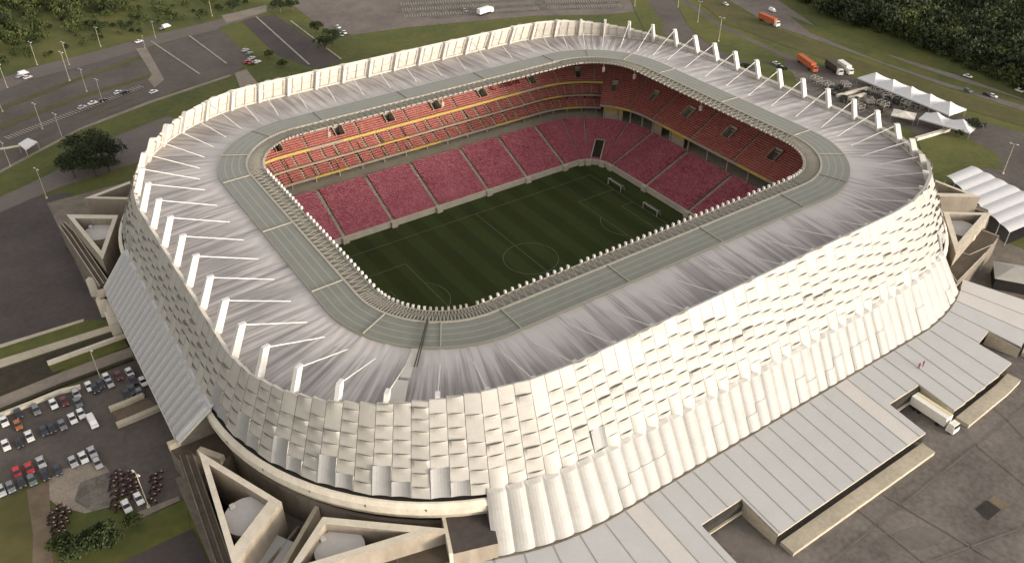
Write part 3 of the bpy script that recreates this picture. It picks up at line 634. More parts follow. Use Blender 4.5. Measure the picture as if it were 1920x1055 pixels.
# --- slanted skirts below the facade
SK0, SK1 = -21.7, 126.7
def skirt_long(a, b, name):
    m = MB(); n = round((b-a)/CW); random.seed(5)
    for i in range(n):
        u0, u1 = a+(b-a)*i/n, a+(b-a)*(i+1)/n; A = .42+.2*random.random(); seam = random.random() < .35; sj = random.choice((3, 4)); nu = 6
        def S(u, v, d=0): return P(u, 60.9+6.8*v+.8*d+1.0*(math.sin(math.pi*(u % PER)/T1) if 0 < u % PER < T1 else 0)*(1-v), 25.3-10.5*v+.5*d)
        prof = lambda f: A*math.sin(math.pi*f)**.7*(.8+.35*f)
        for q in range(nu):
            f0, f1 = q/nu, (q+1)/nu
            m.quad(S(u0+(u1-u0)*f0, -.09), S(u0+(u1-u0)*f0, 0, prof(f0)), S(u0+(u1-u0)*f1, 0, prof(f1)), S(u0+(u1-u0)*f1, -.09), 0)
            for j in range(6):
                k0 = .12 if seam and j >= sj else 0
                m.quad(S(u0+(u1-u0)*f0, j/6, prof(f0)+k0), S(u0+(u1-u0)*f0, (j+1)/6, prof(f0)+k0), S(u0+(u1-u0)*f1, (j+1)/6, prof(f1)+k0), S(u0+(u1-u0)*f1, j/6, prof(f1)+k0), 0)
    o = m.build(name, 'skirt', ST)
    m = MB(); ring(m, [(67.7, 14.5), (67.9, 14.9), (68.5, 14.9), (68.6, 14.2)], seq(a, b, 60)); m.build('gutter', 'concrete_dark', o)
    for t in (a, b):
        m = MB(); t2 = t+(.5 if t == a else -.5)
        q = [P(t, 60.9, 25.3), P(t, 67.8, 14.8), P(t, 67.8, G), P(t, 58, G), P(t, 58, 24)]
        q2 = [P(t2, 60.9, 25.1), P(t2, 67.8, 14.6), P(t2, 67.8, G), P(t2, 58, G), P(t2, 58, 24)]
        m.add(q if t == b else q[::-1]); m.add(q2 if t == a else q2[::-1])
        for i in range(5): m.quad(q[i], q[(i+1) % 5], q2[(i+1) % 5], q2[i])
        m.build('skirt_end_wall', 'skirt', o)
    m = MB(); ring(m, [(67.5, G), (67.5, 14.6)], seq(a, b, 40)); m.build('skirt_base', 'concrete_dark', o)
skirt_long(SK0, SK1, 'entrance_skirt'); skirt_long(T4-21.7, T5+21.7, 'entrance_skirt')
def skirt_short(a, b):
    m = MB(); n = 25
    for i in range(n):
        e0 = a+(b-a)*i/n; e1 = a+(b-a)*(i+1)/n; mid_ = e0+(e1-e0)*.72
        def S(u, v, d=0): 
            c = (a+b)/2; return P(c+(u-c)*(1-.06*v), 60.9+8.0*v+.7*d, 25.2-8.2*v+.7*d)
        vs = (-.1, .0, .08, .5, .94, 1.0); D = (0, .1, 1.0, 1.0, 1.0, .1)
        for v0, v1, d0, d1 in zip(vs[:-1], vs[1:], D[:-1], D[1:]):
            m.quad(S(e0, v0, 0), S(e0, v1, 0), S(mid_, v1, d1), S(mid_, v0, d0)); m.quad(S(mid_, v0, d0), S(mid_, v1, d1), S(e1, v1, 0), S(e1, v0, 0))
    o = m.build('end_skirt', 'metal_roof', ST)
    
    for u, v in ((a, a+2.2), (b, b-2.2)): m = MB(); m.bar(P(u, 60.9, 25.2), P(v, 68.9, 17), .5); m.build('skirt_edge', 'metal_roof_new', o)
    m = MB(); ring(m, [(68.7, 16.5), (69.0, 17.1), (69.3, 16.6)], seq(a+2.2, b-2.2, 8)); m.build('skirt_edge', 'metal_roof_new', o)
    m = MB(); ring(m, [(66.5, G), (66.5, 17.8)], seq(a+2, b-2, 8)); m.build('skirt_base', 'dark', o)
    for t in (a+2.1, b-2.1): m = MB(); q = [P(t, 60.5, 24), P(t, 68.6, 16.8), P(t, 66.5, G), P(t, 58, G)]; m.add(q); m.build('skirt_end_wall', 'concrete_dark', o)
skirt_short(T6-2.7, T7+2.3); skirt_short(T2-2, T3+2)

# ------------------------------------------------------------------ the low annex with its ribbed roof along the near long side
AN = empty('annex_building', (20, -112, G)); tag(AN, 'low annex with pale grey panelled roof and square notches beside the stadium skirt', 'building')
roofs = MB(); newr = MB(); seamr = MB(); edge = MB(); und = MB()
NOT = [(13.6, 25.6), (76.6, 88.8), (112.4, 117.4)]
A0, A1 = -60, 132; na = 40
for i in range(na):
    a, b = A0+(A1-A0)*i/na, A0+(A1-A0)*(i+1)/na
    cuts = sorted(set([a, b]+[q for n in NOT for q in n if a < q < b]))
    for u, v in zip(cuts[:-1], cuts[1:]):
        mid_ = (u+v)/2; r1 = 79.2 if any(n0 < mid_ < n1 for n0, n1 in NOT) else 89.4-max(0, mid_-80)*.045
        zf = lambda r: 14.7-(r-68.5)*.105
        m = MB()
        rs = [68.5+(r1-68.5)*k/3 for k in range(4)]
        for x, y in zip(rs[:-1], rs[1:]): m.quad(P(u, x, zf(x)), P(u, y, zf(y)), P(v, y, zf(y)), P(v, x, zf(x)))
        m.build('roof_panel', 'metal_roof_new' if i in (13, 27, 38, 39) else 'metal_roof', AN)
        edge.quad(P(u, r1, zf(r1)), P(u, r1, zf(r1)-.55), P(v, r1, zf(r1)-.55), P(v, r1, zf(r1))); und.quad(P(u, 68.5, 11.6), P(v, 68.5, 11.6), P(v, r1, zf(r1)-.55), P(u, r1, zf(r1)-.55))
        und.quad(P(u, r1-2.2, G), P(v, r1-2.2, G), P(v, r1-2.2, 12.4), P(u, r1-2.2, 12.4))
        if abs(u-a) < 1e-6: sm = MB(); sm.bar(P(u, 68.6, zf(68.6)+.03), P(u, r1, zf(r1)+.03), .22, h=.12); sm.build('roof_seam', 'steel_grey', AN)
for n0, n1 in NOT:
    for t in (n0, n1):
        r1 = 89.4-max(0, t-80)*.045
        q = [P(t, 79.2, 13.5), P(t, r1, 12.3), P(t, r1, G), P(t, 79.2, G)]; edge.add(q)
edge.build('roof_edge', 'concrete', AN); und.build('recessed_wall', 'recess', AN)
for a, b in ((-58, 13), (26, 76), (89.5, 112), (118, 131)):
    m = MB(); tt = seq(a+.5, b-.5, max(2, int((b-a)/4))); m2 = lambda t: 89.9-max(0, t-80)*.045
    for u, v in zip(tt[:-1], tt[1:]):
        m.quad(P(u, m2(u), G+1.2), P(u, m2(u)+3.4, G+1.2), P(v, m2(v)+3.4, G+1.2), P(v, m2(v), G+1.2)); m.quad(P(u, m2(u)+3.4, G+1.2), P(u, m2(u)+3.4, G), P(v, m2(v)+3.4, G), P(v, m2(v)+3.4, G+1.2))
    for t in (tt[0], tt[-1]): q = [P(t, m2(t), G), P(t, m2(t)+3.4, G), P(t, m2(t)+3.4, G+1.2), P(t, m2(t), G+1.2)]; m.add(q)
    m.build('loading_platform', 'concrete', AN)
for n0, n1 in NOT[:2]:
    m = MB(); ring(m, [(80.0, 10.6), (80.0, 12.7), (79.3, 13.1)], seq(n0+.2, n1-.2, 2)); m.build('dock_door', 'dark', AN); m = MB(); m.bar(P(n0+.2, 80.2, 10.4), P(n1-.2, 80.2, 10.4), .5); m.build('dock_sill', 'concrete', AN)

# ------------------------------------------------------------------ corner courts with water tanks
def mir(q, sx, sy): return ((q[0]-OX)*sx+OX, (q[1]-OY)*sy+OY)
def inset(poly, ds):
    area = sum(poly[i][0]*poly[(i+1) % len(poly)][1]-poly[(i+1) % len(poly)][0]*poly[i][1] for i in range(len(poly)))
    sg = 1 if area > 0 else -1; n = len(poly); L_ = []
    for i in range(n):
        a, b = Vector(poly[i]), Vector(poly[(i+1) % n]); d = (b-a).normalized(); nn_ = Vector((-d.y, d.x))*sg; L_.append((a+nn_*ds[i], d))
    out = []
    for i in range(n):
        (p1, d1), (p2, d2) = L_[i-1], L_[i]; den = d1.x*d2.y-d1.y*d2.x; q = p2-p1; u = (q.x*d2.y-q.y*d2.x)/den; r = p1+d1*u; out.append((r.x, r.y))
    return out
CA = [at2(372, 845, 21), at2(437, 1062, 21), at2(528, 940, 21)]           # edges: outer wall, inner-right wall, back wall
CB = [at2(605, 968, 21), at2(530, 1083, 21), at2(835, 990, 21)]           # edges: left wall, outer wall, back wall
TANKA, TANKB = at2(465, 966, 18.6), at2(637, 1028, 18.6)
def court(poly, th, sx, sy, label):
    pl = [mir(q, sx, sy) for q in poly]; ins = inset(pl, th); n = len(pl); e = None
    c = (sum(q[0] for q in pl)/3, sum(q[1] for q in pl)/3)
    e = empty('tank_court', (c[0], c[1], G)); tag(e, label, 'concrete court', 'triangular tank courts at the stadium corners')
    for i in range(n):
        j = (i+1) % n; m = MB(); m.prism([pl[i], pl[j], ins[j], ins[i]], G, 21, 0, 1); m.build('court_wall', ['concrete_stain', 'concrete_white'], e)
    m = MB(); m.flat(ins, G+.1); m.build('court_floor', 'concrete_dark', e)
def tank(xy, r, h, label):
    m = empty('water_tank', (xy[0], xy[1], G)); b = MB(); b.cyl((xy[0], xy[1], G), r, h, 40, cap=False); b.cyl((xy[0], xy[1], G+h), r+.15, .25, 40); b.build('tank_shell', 'concrete', m)
    b = MB(); b.cyl((xy[0], xy[1], G+h+.25), r+.1, .22, 40, 0, .3); b.box((xy[0]-r*.4, xy[1]+r*.75, G+h+.7), 1.0, 1.0, .7); b.build('tank_lid', 'lid', m); tag(m, label, 'water tank', 'round water tanks in the corner courts')
M['lid'] = mat('lid', (.52, .50, .47), .6, .1, .4, fine=6)
court(CA, (1.2, 2.6, 1.3), 1, 1, 'triangular concrete court left of the lower corner around a fully visible round tank')
court(CB, (1.3, 1.6, 1.6), 1, 1, 'triangular concrete court at the bottom edge, cut by the picture frame')
court(CA, (1.2, 2.2, 1.3), 1, -1, 'triangular concrete court at the left stadium corner above the grey pleated skirt')
court(CB, (1.3, 1.6, 1.6), 1, -1, 'triangular concrete court half hidden behind the left corner, below the dark trees')
court(CB, (1.3, 1.6, 1.6), -1, 1, 'triangular concrete court beside the right end of the bright ribbed skirt')
court(CA, (1.2, 2.2, 1.3), -1, 1, 'triangular concrete court by the large white marquee at the right edge')
tank(TANKA, 4.7, 9.4, 'pale round tank inside the pit left of the lower stadium corner'); tank(TANKB, 4.7, 9.4, 'pale round tank at the bottom edge below the curved facade corner')
tank(mir(TANKA, 1, -1), 4.7, 9.4, 'pale round tank in the pit at the left corner above the grey pleated skirt'); tank(mir(TANKB, -1, 1), 4.7, 9.4, 'shaded round tank in the pit right of the bright ribbed skirt')
yard = MB()
for sx, sy in ((1, 1), (1, -1), (-1, 1)):
    yard.flat([mir(q, sx, sy) for q in ((-125, -38), (-108, -38), (-104, -66), (-90, -84), (-78, -92), (-79, -112), (-126, -112))], G+.1)
tag(yard.build('corner_yard', 'concrete_dark'), kind='structure')
STRIPA = [at2(335, 850, 17), at2(362, 848, 17), at2(437, 1060, 17), at2(450, 1120, 17), at2(425, 1120, 17), at2(404, 1055, 17)]
STRIPB = [at2(838, 1000, 17), at2(640, 1062, 17), at2(560, 1095, 17), at2(580, 1140, 17), at2(720, 1095, 17), at2(925, 1022, 17)]
for poly, sx, sy, lab in ((STRIPA, 1, 1, 'long brown walkway deck along the outer wall of the lower left tank court'), (STRIPA, 1, -1, 'long brown walkway deck with pale edge lines above the dark left car park'), (STRIPB, 1, 1, 'walkway deck at the bottom edge below the dark flat roof'), (STRIPB, -1, 1, 'walkway deck between the right tank court and the annex roof'), (STRIPA, -1, 1, 'walkway deck beside the large white marquee on the right')):
    pl = [mir(q, sx, sy) for q in poly]; e = empty('walkway_deck', (pl[0][0], pl[0][1], G)); tag(e, lab, 'walkway deck', 'raised walkway decks at the stadium corners')
    m = MB(); m.prism(pl, G, 16.4, 1, 0); m.build('deck_slab', ['brown_deck', 'concrete_dark'], e)
    m = MB(); a = [Vector((*q, 16.4)) for q in pl]
    for f in (.04, .5, .96):
        u0, u1, u2 = a[0].lerp(a[1], f), a[-1].lerp(a[2], f), a[-2].lerp(a[3], f); h = .18 if f < .1 or f > .9 else .1
        for x, y in ((u0, u1), (u1, u2)):
            m.bar(x+Vector((0, 0, h/2)), y+Vector((0, 0, h/2)), .24, h=h)
    m.build('deck_parapet', 'concrete' if (sx, sy) != (1, 1) else 'concrete_dark', e)
# terraces between the end skirt and the court on the two left corners
DK = [at2(q[0], q[1], 16.4) for q in ((316, 838), (412, 797), (448, 830), (418, 862), (374, 846), (336, 860))]
for sx, sy, lab in ((1, 1, 'brown terrace between the lower end of the grey pleated skirt and the tank court'), (1, -1, 'brown terrace between the upper end of the grey pleated skirt and the left court'), (-1, 1, 'brown terrace behind the right tank court')):
    pl = [mir(q, sx, sy) for q in DK]; e = empty('corner_terrace', (*pl[0], G)); tag(e, lab, 'terrace', 'terraces beside the end skirts'); m = MB(); m.prism(pl, G, 15.9, 1, 0); m.build('terrace_slab', ['brown_deck', 'concrete_dark'], e)
    m = MB()
    for i, j in ((0, 1), (1, 2), (3, 4)):
        a, b = Vector(pl[i]), Vector(pl[j]); d = (b-a).normalized()*1.0; n_ = Vector((-d.y, d.x))*.7; m.prism([tuple(a-n_), tuple(b-n_), tuple(b+n_), tuple(a+n_)], 15.5, 17.4)
    m.build('terrace_beam', 'concrete', e)
def wall(name, pts, ztop_, zbot, th, m, label, cat='wall', group=None, zpx=None):
    q = [Vector(at2(*p, zpx if zpx is not None else ztop_)) for p in pts]; mb_ = MB()
    for a, b in zip(q[:-1], q[1:]):
        d = (b-a).normalized(); n_ = Vector((-d.y, d.x))*th/2; mb_.prism([tuple(a-n_), tuple(b-n_), tuple(b+n_), tuple(a+n_)], zbot, ztop_)
    return tag(mb_.build(name, m, None, origin=(q[0].x, q[0].y, zbot)), label, cat, group)
wall('concrete_wall', [(530, 1060), (594, 948)], 17.5, G, .9, 'concrete', 'straight concrete wall in the channel between the two lower courts')
wall('concrete_wall', [(500, 1060), (560, 985)], 14.5, G, .6, 'concrete_dark', 'low dark wall in the channel beside the pit with the fully visible tank')
m = MB(); q = [at2(*p, 19.5) for p in ((826, 942), (914, 922), (934, 1016), (846, 1037))]; m.prism(q, G, 19.2, 1, 0); tag(m.build('flat_roofed_block', ['asphalt_dark', 'concrete_stain'], None, origin=(*q[0], G)), 'dark flat roofed block tucked against the left end of the bright ribbed skirt', 'building')
wall('block_parapet', [(826, 942), (846, 1037)], 19.6, 15.5, .7, 'concrete_white', 'pale low wall along the left side of the dark flat roofed block', zpx=19.5)
wall('concrete_beam', [(735, 1062), (836, 1010), (930, 1024)], 15.5, 13.5, 1.0, 'concrete', 'pale concrete beam in front of the dark flat roofed block at the bottom edge')
for i, (pts, lab) in enumerate((([(163, 522), (190, 524)], 'short pale beam over the little shaft beside the upper grey skirt edge'), ([(196, 528), (207, 585)], 'pale side wall of the little shaft beside the grey skirt'), ([(180, 560), (205, 556)], 'middle crosswall of the little shaft beside the grey skirt'))):
    wall('concrete_wall', pts, 15, G, 1.6, 'concrete_white', lab)
m = MB(); q = [at2(*p, 14) for p in ((195, 585), (212, 580), (222, 602), (205, 608))]; m.prism(q, G, 14, 0); tag(m.build('stair_hut', 'concrete_white', None, origin=(*q[0], G)), 'small cream concrete hut at the lower end of the left walkway deck', 'hut')
# low walls of the lower left terraces
wall('garden_wall', [(88, 678), (160, 652), (233, 626)], G+1.2, G, .9, 'concrete_white', 'thin cream wall between the dark planting bed and the green lawn strip', group='terrace walls')
wall('garden_wall', [(-20, 783), (60, 752), (112, 731), (150, 722)], G+1.0, G, 1.0, 'concrete_white', 'thin pale wall along the top of the busy car park', group='terrace walls')
wall('garden_wall', [(-20, 782), (0, 770), (110, 722), (248, 671)], G+.6, G, .7, 'hedge', 'dark clipped hedge under the wide tan walkway', 'hedge')
wall('garden_wall', [(204, 764), (240, 750), (268, 738)], G+1.2, G, 1.2, 'concrete', 'upper tan kerb wall of the short ramp beside the grey skirt', group='terrace walls')
wall('garden_wall', [(218, 794), (255, 779), (300, 760)], G+1.2, G, 1.4, 'concrete', 'lower tan kerb wall of the short ramp beside the grey skirt', group='terrace walls')
ground('ramp', [(206, 766), (268, 742), (296, 760), (222, 790)], 4, 'dirt')

# ------------------------------------------------------------------ vehicles
def make_car(col, kind='hatch'):
    e = empty('parked_car', (0, 0, 0)); B = 'car_'+col
    L_, Wd = (4.3, 1.78) if kind == 'hatch' else ((4.6, 1.8) if kind == 'saloon' else (5.2, 1.95))
    h0, h1 = (.92, 1.48) if kind != 'van' else (1.15, 2.1)
    m = MB(); x = L_/2
    prof = [(-x, .32), (-x-.03, .62), (-x+.12, h0-.04), (-x+.55, h0), (x*.35, h0), (x-.25, h0-.16), (x, .62), (x-.05, .32)]
    n = len(prof)
    for i in range(n):
        a, b = prof[i], prof[(i+1) % n]; m.quad((a[0], -Wd/2, a[1]), (a[0], Wd/2, a[1]), (b[0], Wd/2, b[1]), (b[0], -Wd/2, b[1]))
    m.add([(q[0], -Wd/2, q[1]) for q in prof][::-1]); m.add([(q[0], Wd/2, q[1]) for q in prof])
    r0, r1, f0, f1 = dict(hatch=(-x+.3, -x+.7, x*.42, x*.08), saloon=(-x+.95, -x+1.45, x*.45, x*.1), van=(-x+.06, -x+.15, x*.78, x*.45))[kind]
    tw = .12; ro = [(r1, -Wd/2+tw+.06, h1), (f1, -Wd/2+tw+.06, h1), (f1, Wd/2-tw-.06, h1), (r1, Wd/2-tw-.06, h1)]
    m.add(ro); m.add([(q[0], q[1], h1-.05) for q in ro][::-1])
    for i in range(4): a, b = ro[i], ro[(i+1) % 4]; m.quad((a[0], a[1], h1-.05), (b[0], b[1], h1-.05), b, a)
    m.build('body', B, e)
    g = MB(); bt = [(r0, -Wd/2+.05, h0), (f0, -Wd/2+.05, h0), (f0, Wd/2-.05, h0), (r0, Wd/2-.05, h0)]; tp = [(q[0], q[1], h1-.05) for q in ro]
    for i in range(4): g.quad(bt[i], bt[(i+1) % 4], tp[(i+1) % 4], tp[i])
    g.build('window_glass', 'glass_dark' if kind != 'van' else B, e)
    for sx in (-1, 1):
        for sy in (-1, 1):
            w = MB(); c = Vector((sx*(x-.82), sy*(Wd/2-.12), .33)); k = 14; A = [c+Vector((.33*math.cos(2*math.pi*i/k), -.11, .33*math.sin(2*math.pi*i/k))) for i in range(k)]; Bv = [q+Vector((0, .24, 0)) for q in A]
            for i in range(k): w.quad(A[i], A[(i+1) % k], Bv[(i+1) % k], Bv[i])
            w.add(A); w.add(Bv[::-1]); w.build('wheel', 'rubber', e)
    l = MB()
    for sy in (-1, 1): l.box((x-.06, sy*(Wd/2-.3), .66), .1, .34, .14)
    l.build('headlight', 'lamp_head', e); return e
protos = {}; used = set()
def car(px, py, col, label, kind='hatch', head=None, group='cars in the lower left car park', z=G):
    if (col, kind) not in protos: protos[(col, kind)] = make_car(col, kind)
    a = at(px, py, z+.6); a.z = z+.14
    return place(protos[(col, kind)], used, a, HEAD if head is None else head, label, 'car', group, (.86,)*3 if head is None else None)
d_ = at(164, 870)-at(150, 842); HEAD = math.atan2(d_.y, d_.x)
CARS = [
 (8, 789, 'white', 'white car at the left picture edge beside the orange car', 'saloon'), (34, 796, 'orange', 'orange car parked between a white and a white car near the left edge', 'hatch'),
 (55, 817, 'white', 'bright white car alone between the two left rows, right of the dark car', 'saloon'), (11, 834, 'white', 'white car at the left edge in the middle row, below the orange car', 'hatch'),
 (36, 829, 'black', 'black car with pale nose between two white cars in the middle row', 'hatch'), (82, 807, 'navy', 'navy car just right of the lone bright white car', 'hatch'),
 (97, 802, 'black', 'black car in the middle row, second right of the lone bright white car', 'hatch'), (117, 796, 'grey', 'dark grey car in the middle row with a pale bonnet, left of two white cars', 'hatch'),
 (136, 784, 'white', 'white car left of its white neighbour and the white van', 'saloon'), (152, 775, 'white', 'white car between a white saloon and the white van', 'hatch'),
 (174, 791, 'white', 'white van standing apart at the right end of the middle row', 'van'), (100, 757, 'white', 'white car in the wall row between two dark cars', 'hatch'),
 (68, 768, 'grey', 'grey car in the wall row, left of a white car, under the thin pale wall', 'hatch'), (35, 775, 'black', 'black car in the wall row nearest the left edge', 'hatch'),
 (120, 752, 'wine', 'wine red car in the wall row, right of a white car', 'hatch'), (143, 738, 'silver', 'silver car nearest the wall with another car parked tail to nose behind', 'hatch'),
 (146, 754, 'grey', 'grey car directly behind the silver one in the wall row', 'saloon'), (167, 724, 'white', 'white car under the wide tan walkway, left of two dark cars', 'hatch'),
 (178, 728, 'black', 'black car just right of the white one under the tan walkway', 'hatch'), (189, 720, 'navy', 'navy car two places right of the white one under the tan walkway', 'hatch'),
 (200, 708, 'white', 'white car right beside the lamp post foot in the top row', 'hatch'), (205, 717, 'silver', 'silver car parked below the white one beside the lamp post', 'saloon'),
 (222, 704, 'wine', 'wine red car in the top row near the grey skirt', 'hatch'), (243, 698, 'white', 'white car at the right end of the top row next to the skirt', 'hatch'),
 (250, 712, 'black', 'black car below the white one at the right end by the skirt', 'hatch'), (268, 715, 'white', 'white car half under the edge of the grey pleated skirt', 'hatch'),
 (248, 730, 'navy', 'navy car above the short tan ramp', 'saloon'), (262, 736, 'grey', 'grey car above the short tan ramp, next to the skirt edge', 'hatch'), (238, 738, 'black', 'black car at the head of the short tan ramp', 'hatch'),
 (32, 885, 'red', 'bright red car, the left of the two red ones in the lower row', 'hatch'), (55, 877, 'red', 'deep red car, the right of the two red ones, beside a silver car', 'saloon'),
 (77, 866, 'silver', 'silver car between the right red car and a dark one', 'saloon'), (108, 880, 'navy', 'navy car at the edge of the pale gravel patch', 'hatch'), (84, 889, 'black', 'black car below the silver one by the gravel', 'saloon'),
 (60, 899, 'green', 'grey green car below the right red car', 'hatch'), (40, 903, 'black', 'black car below the left red car', 'hatch'), (20, 912, 'grey', 'grey car in the bottom row above the grass', 'hatch'),
 (2, 919, 'silver', 'silver car cut by the left edge at the end of the bottom row', 'hatch'), (137, 865, 'silver', 'silver car on the gravel edge, left of the white car', 'hatch'),
 (156, 857, 'white', 'white car on the gravel edge between two silver cars', 'saloon'), (173, 847, 'silver', 'silver car right of the white car on the gravel edge', 'saloon'), (183, 868, 'silver', 'silver car parked behind the silver one at the gravel edge', 'hatch'),
 (237, 948, 'white', 'white car among the dark motorcycles, left of the other white car', 'saloon'), (260, 934, 'white', 'white car among the dark motorcycles beside the leaning lamp post', 'hatch')]
for px, py, c, lab, k in CARS: car(px, py, c, lab, k)
CARS2 = [(44, 138, 'white', 'white bus-length van on the far road by the scrub, left one', 'van'), (38, 143, 'silver', 'silver car beside the white van on the far left road', 'hatch'), (52, 145, 'white', 'white car right of the silver one on the far left road', 'hatch'),
 (261, 78, 'white', 'white car at the far road junction with gravel', 'saloon'), (312, 50, 'white', 'white van parked at the far road edge before the scrub', 'van'), (303, 55, 'black', 'black car behind the white van on the far road', 'hatch'),
 (288, 172, 'white', 'lone white car driving on the far car park lane', 'hatch'), (222, 173, 'white', 'white car in the far row between dark cars', 'hatch'), (234, 173, 'black', 'black car right of the white one in the far row', 'hatch'), (192, 188, 'black', 'black car at the lamp post foot in the far row', 'hatch'), (174, 193, 'white', 'white car left of the lamp post in the far row', 'saloon'), (154, 201, 'silver', 'silver car at the left end of the far row', 'hatch'),
 (460, 94, 'silver', 'silver car nearest the verge in the small far group', 'hatch'), (468, 100, 'grey', 'grey car behind the silver one in the small far group', 'hatch'), (464, 116, 'red', 'red car in the small far group beside a pale car', 'hatch'), (474, 118, 'wine', 'wine red car between a red and a white car far away', 'saloon'), (482, 116, 'white', 'white car right of the red cars in the small far group', 'hatch'), (472, 109, 'silver', 'silver car above the red ones in the small far group', 'saloon'),
 (634, 51, 'white', 'white car on the far dirt lot, left of a group', 'hatch'), (646, 61, 'white', 'white car on the far dirt lot, right of a group', 'saloon'), (640, 65, 'silver', 'silver car on the far dirt lot in front of two white ones', 'hatch'), (633, 58, 'black', 'black car on the far dirt lot beside white ones', 'hatch'),
 (872, 20, 'silver', 'small silver car left of the white lorry on the far lot', 'hatch'), (1361, 8, 'white', 'white car on the far verge of the avenue at the top', 'hatch'), (1448, 20, 'white', 'white pickup behind the orange lorry', 'van'),
 (1455, 119, 'white', 'white car behind the masts near the orange container', 'saloon'), (1461, 123, 'silver', 'silver car in front of the white one near the orange container', 'saloon'), (1815, 143, 'white', 'white car on the far lane of the avenue, upper one', 'saloon'), (1862, 180, 'white', 'white car on the avenue right of a dark one', 'hatch'), (1851, 177, 'black', 'dark car just left of the white one on the avenue', 'hatch'), (1912, 170, 'white', 'white car at the right picture edge on the far lane', 'hatch'), (1815, 170, 'green', 'dark green car on the verge of the avenue', 'hatch')]
fd = at(300, 150)-at(200, 185); FH = math.atan2(fd.y, fd.x); rd = at(1760, 150)-at(1640, 100); RH = math.atan2(rd.y, rd.x)
for px, py, c, lab, k in CARS2: car(px, py, c, lab, k, FH if px < 600 else RH+random.uniform(-.2, .2), 'cars far behind the stadium')
# motorcycles
def make_bike():
    e = empty('motorcycle', (0, 0, 0))
    for x in (-.68, .68):
        w = MB(); k = 14
        for i in range(k):
            a0, a1 = 2*math.pi*i/k, 2*math.pi*(i+1)/k
            for (ra, ya), (rb, yb) in (((.31, -.06), (.31, .06)), ((.31, .06), (.2, .04)), ((.2, .04), (.2, -.04)), ((.2, -.04), (.31, -.06))):
                w.quad((x+ra*math.cos(a0), ya, .31+ra*math.sin(a0)), (x+ra*math.cos(a1), ya, .31+ra*math.sin(a1)), (x+rb*math.cos(a1), yb, .31+rb*math.sin(a1)), (x+rb*math.cos(a0), yb, .31+rb*math.sin(a0)))
        w.bar((x, -.05, .31), (x, .05, .31), .1, n=8); w.build('wheel', 'rubber', e)
    b = MB(); b.box((-.02, 0, .5), .62, .28, .36, 0, 0, 0, (.8, .8)); b.bar((-.68, .1, .31), (-.1, .1, .45), .07); b.bar((.68, .08, .31), (.5, .08, .95), .06); b.bar((.68, -.08, .31), (.5, -.08, .95), .06); b.build('frame', 'dark_metal', e)
    b = MB(); b.box((.2, 0, .78), .5, .34, .24, 0, 0, .12, (.75, .7)); b.build('fuel_tank', 'car_wine', e)
    b = MB(); b.box((-.72, 0, .72), .4, .2, .08, 0, 0, -.2); b.build('mudguard', 'car_wine', e); b = MB(); b.box((.78, 0, .68), .36, .16, .05); b.build('mudguard', 'car_wine', e)
    b = MB(); b.box((-.32, 0, .82), .62, .3, .12, 0, 0, 0, (.9, .7)); b.build('saddle', 'rubber', e)
    b = MB(); b.bar((.47, -.36, 1.02), (.52, 0, .97), .04); b.bar((.47, .36, 1.02), (.52, 0, .97), .04); b.build('handlebar', 'steel_grey', e)
    b = MB(); b.cyl((.62, 0, .78), .1, .16, 10); b.build('headlight', 'lamp_head', e); return e
bike = make_bike(); random.seed(3)
def bikes(poly, n, label, group):
    pts = [Vector(at2(*q)) for q in poly]; k = 0; xs = [q.x for q in pts]; ys = [q.y for q in pts]; placed = []
    for tries in range(4000):
        q = Vector((random.uniform(min(xs), max(xs)), random.uniform(min(ys), max(ys)))); ins_ = False
        for i in range(len(pts)):
            a, b = pts[i], pts[i-1]
            if (a.y > q.y) != (b.y > q.y) and q.x < (b.x-a.x)*(q.y-a.y)/(b.y-a.y)+a.x: ins_ = not ins_
        if not ins_ or any((q-r).length < 1.15 for r in placed): continue
        placed.append(q); place(bike, used, (q.x, q.y, G+.07), HEAD+1.57+random.uniform(-.5, .5), label, 'motorcycle', group); k += 1
        if k >= n: return
bikes([(208, 890), (222, 886), (232, 930), (226, 958), (212, 960)], 26, 'dark motorcycle packed in the cluster left of the two white cars', 'motorcycles left of the white cars')
bikes([(236, 890), (250, 888), (256, 925), (246, 940), (236, 925)], 20, 'dark motorcycle packed between the two white cars and the leaning lamp post', 'motorcycles between the white cars')
bikes([(280, 895), (300, 885), (302, 912), (290, 948), (280, 945)], 18, 'dark motorcycle parked right of the leaning lamp post', 'motorcycles right of the lamp post')
bikes([(95, 960), (112, 950), (130, 962), (122, 1005), (100, 1012)], 34, 'dark reddish motorcycle in the cluster on the lower grass by the brown earth strip', 'motorcycles on the grass')
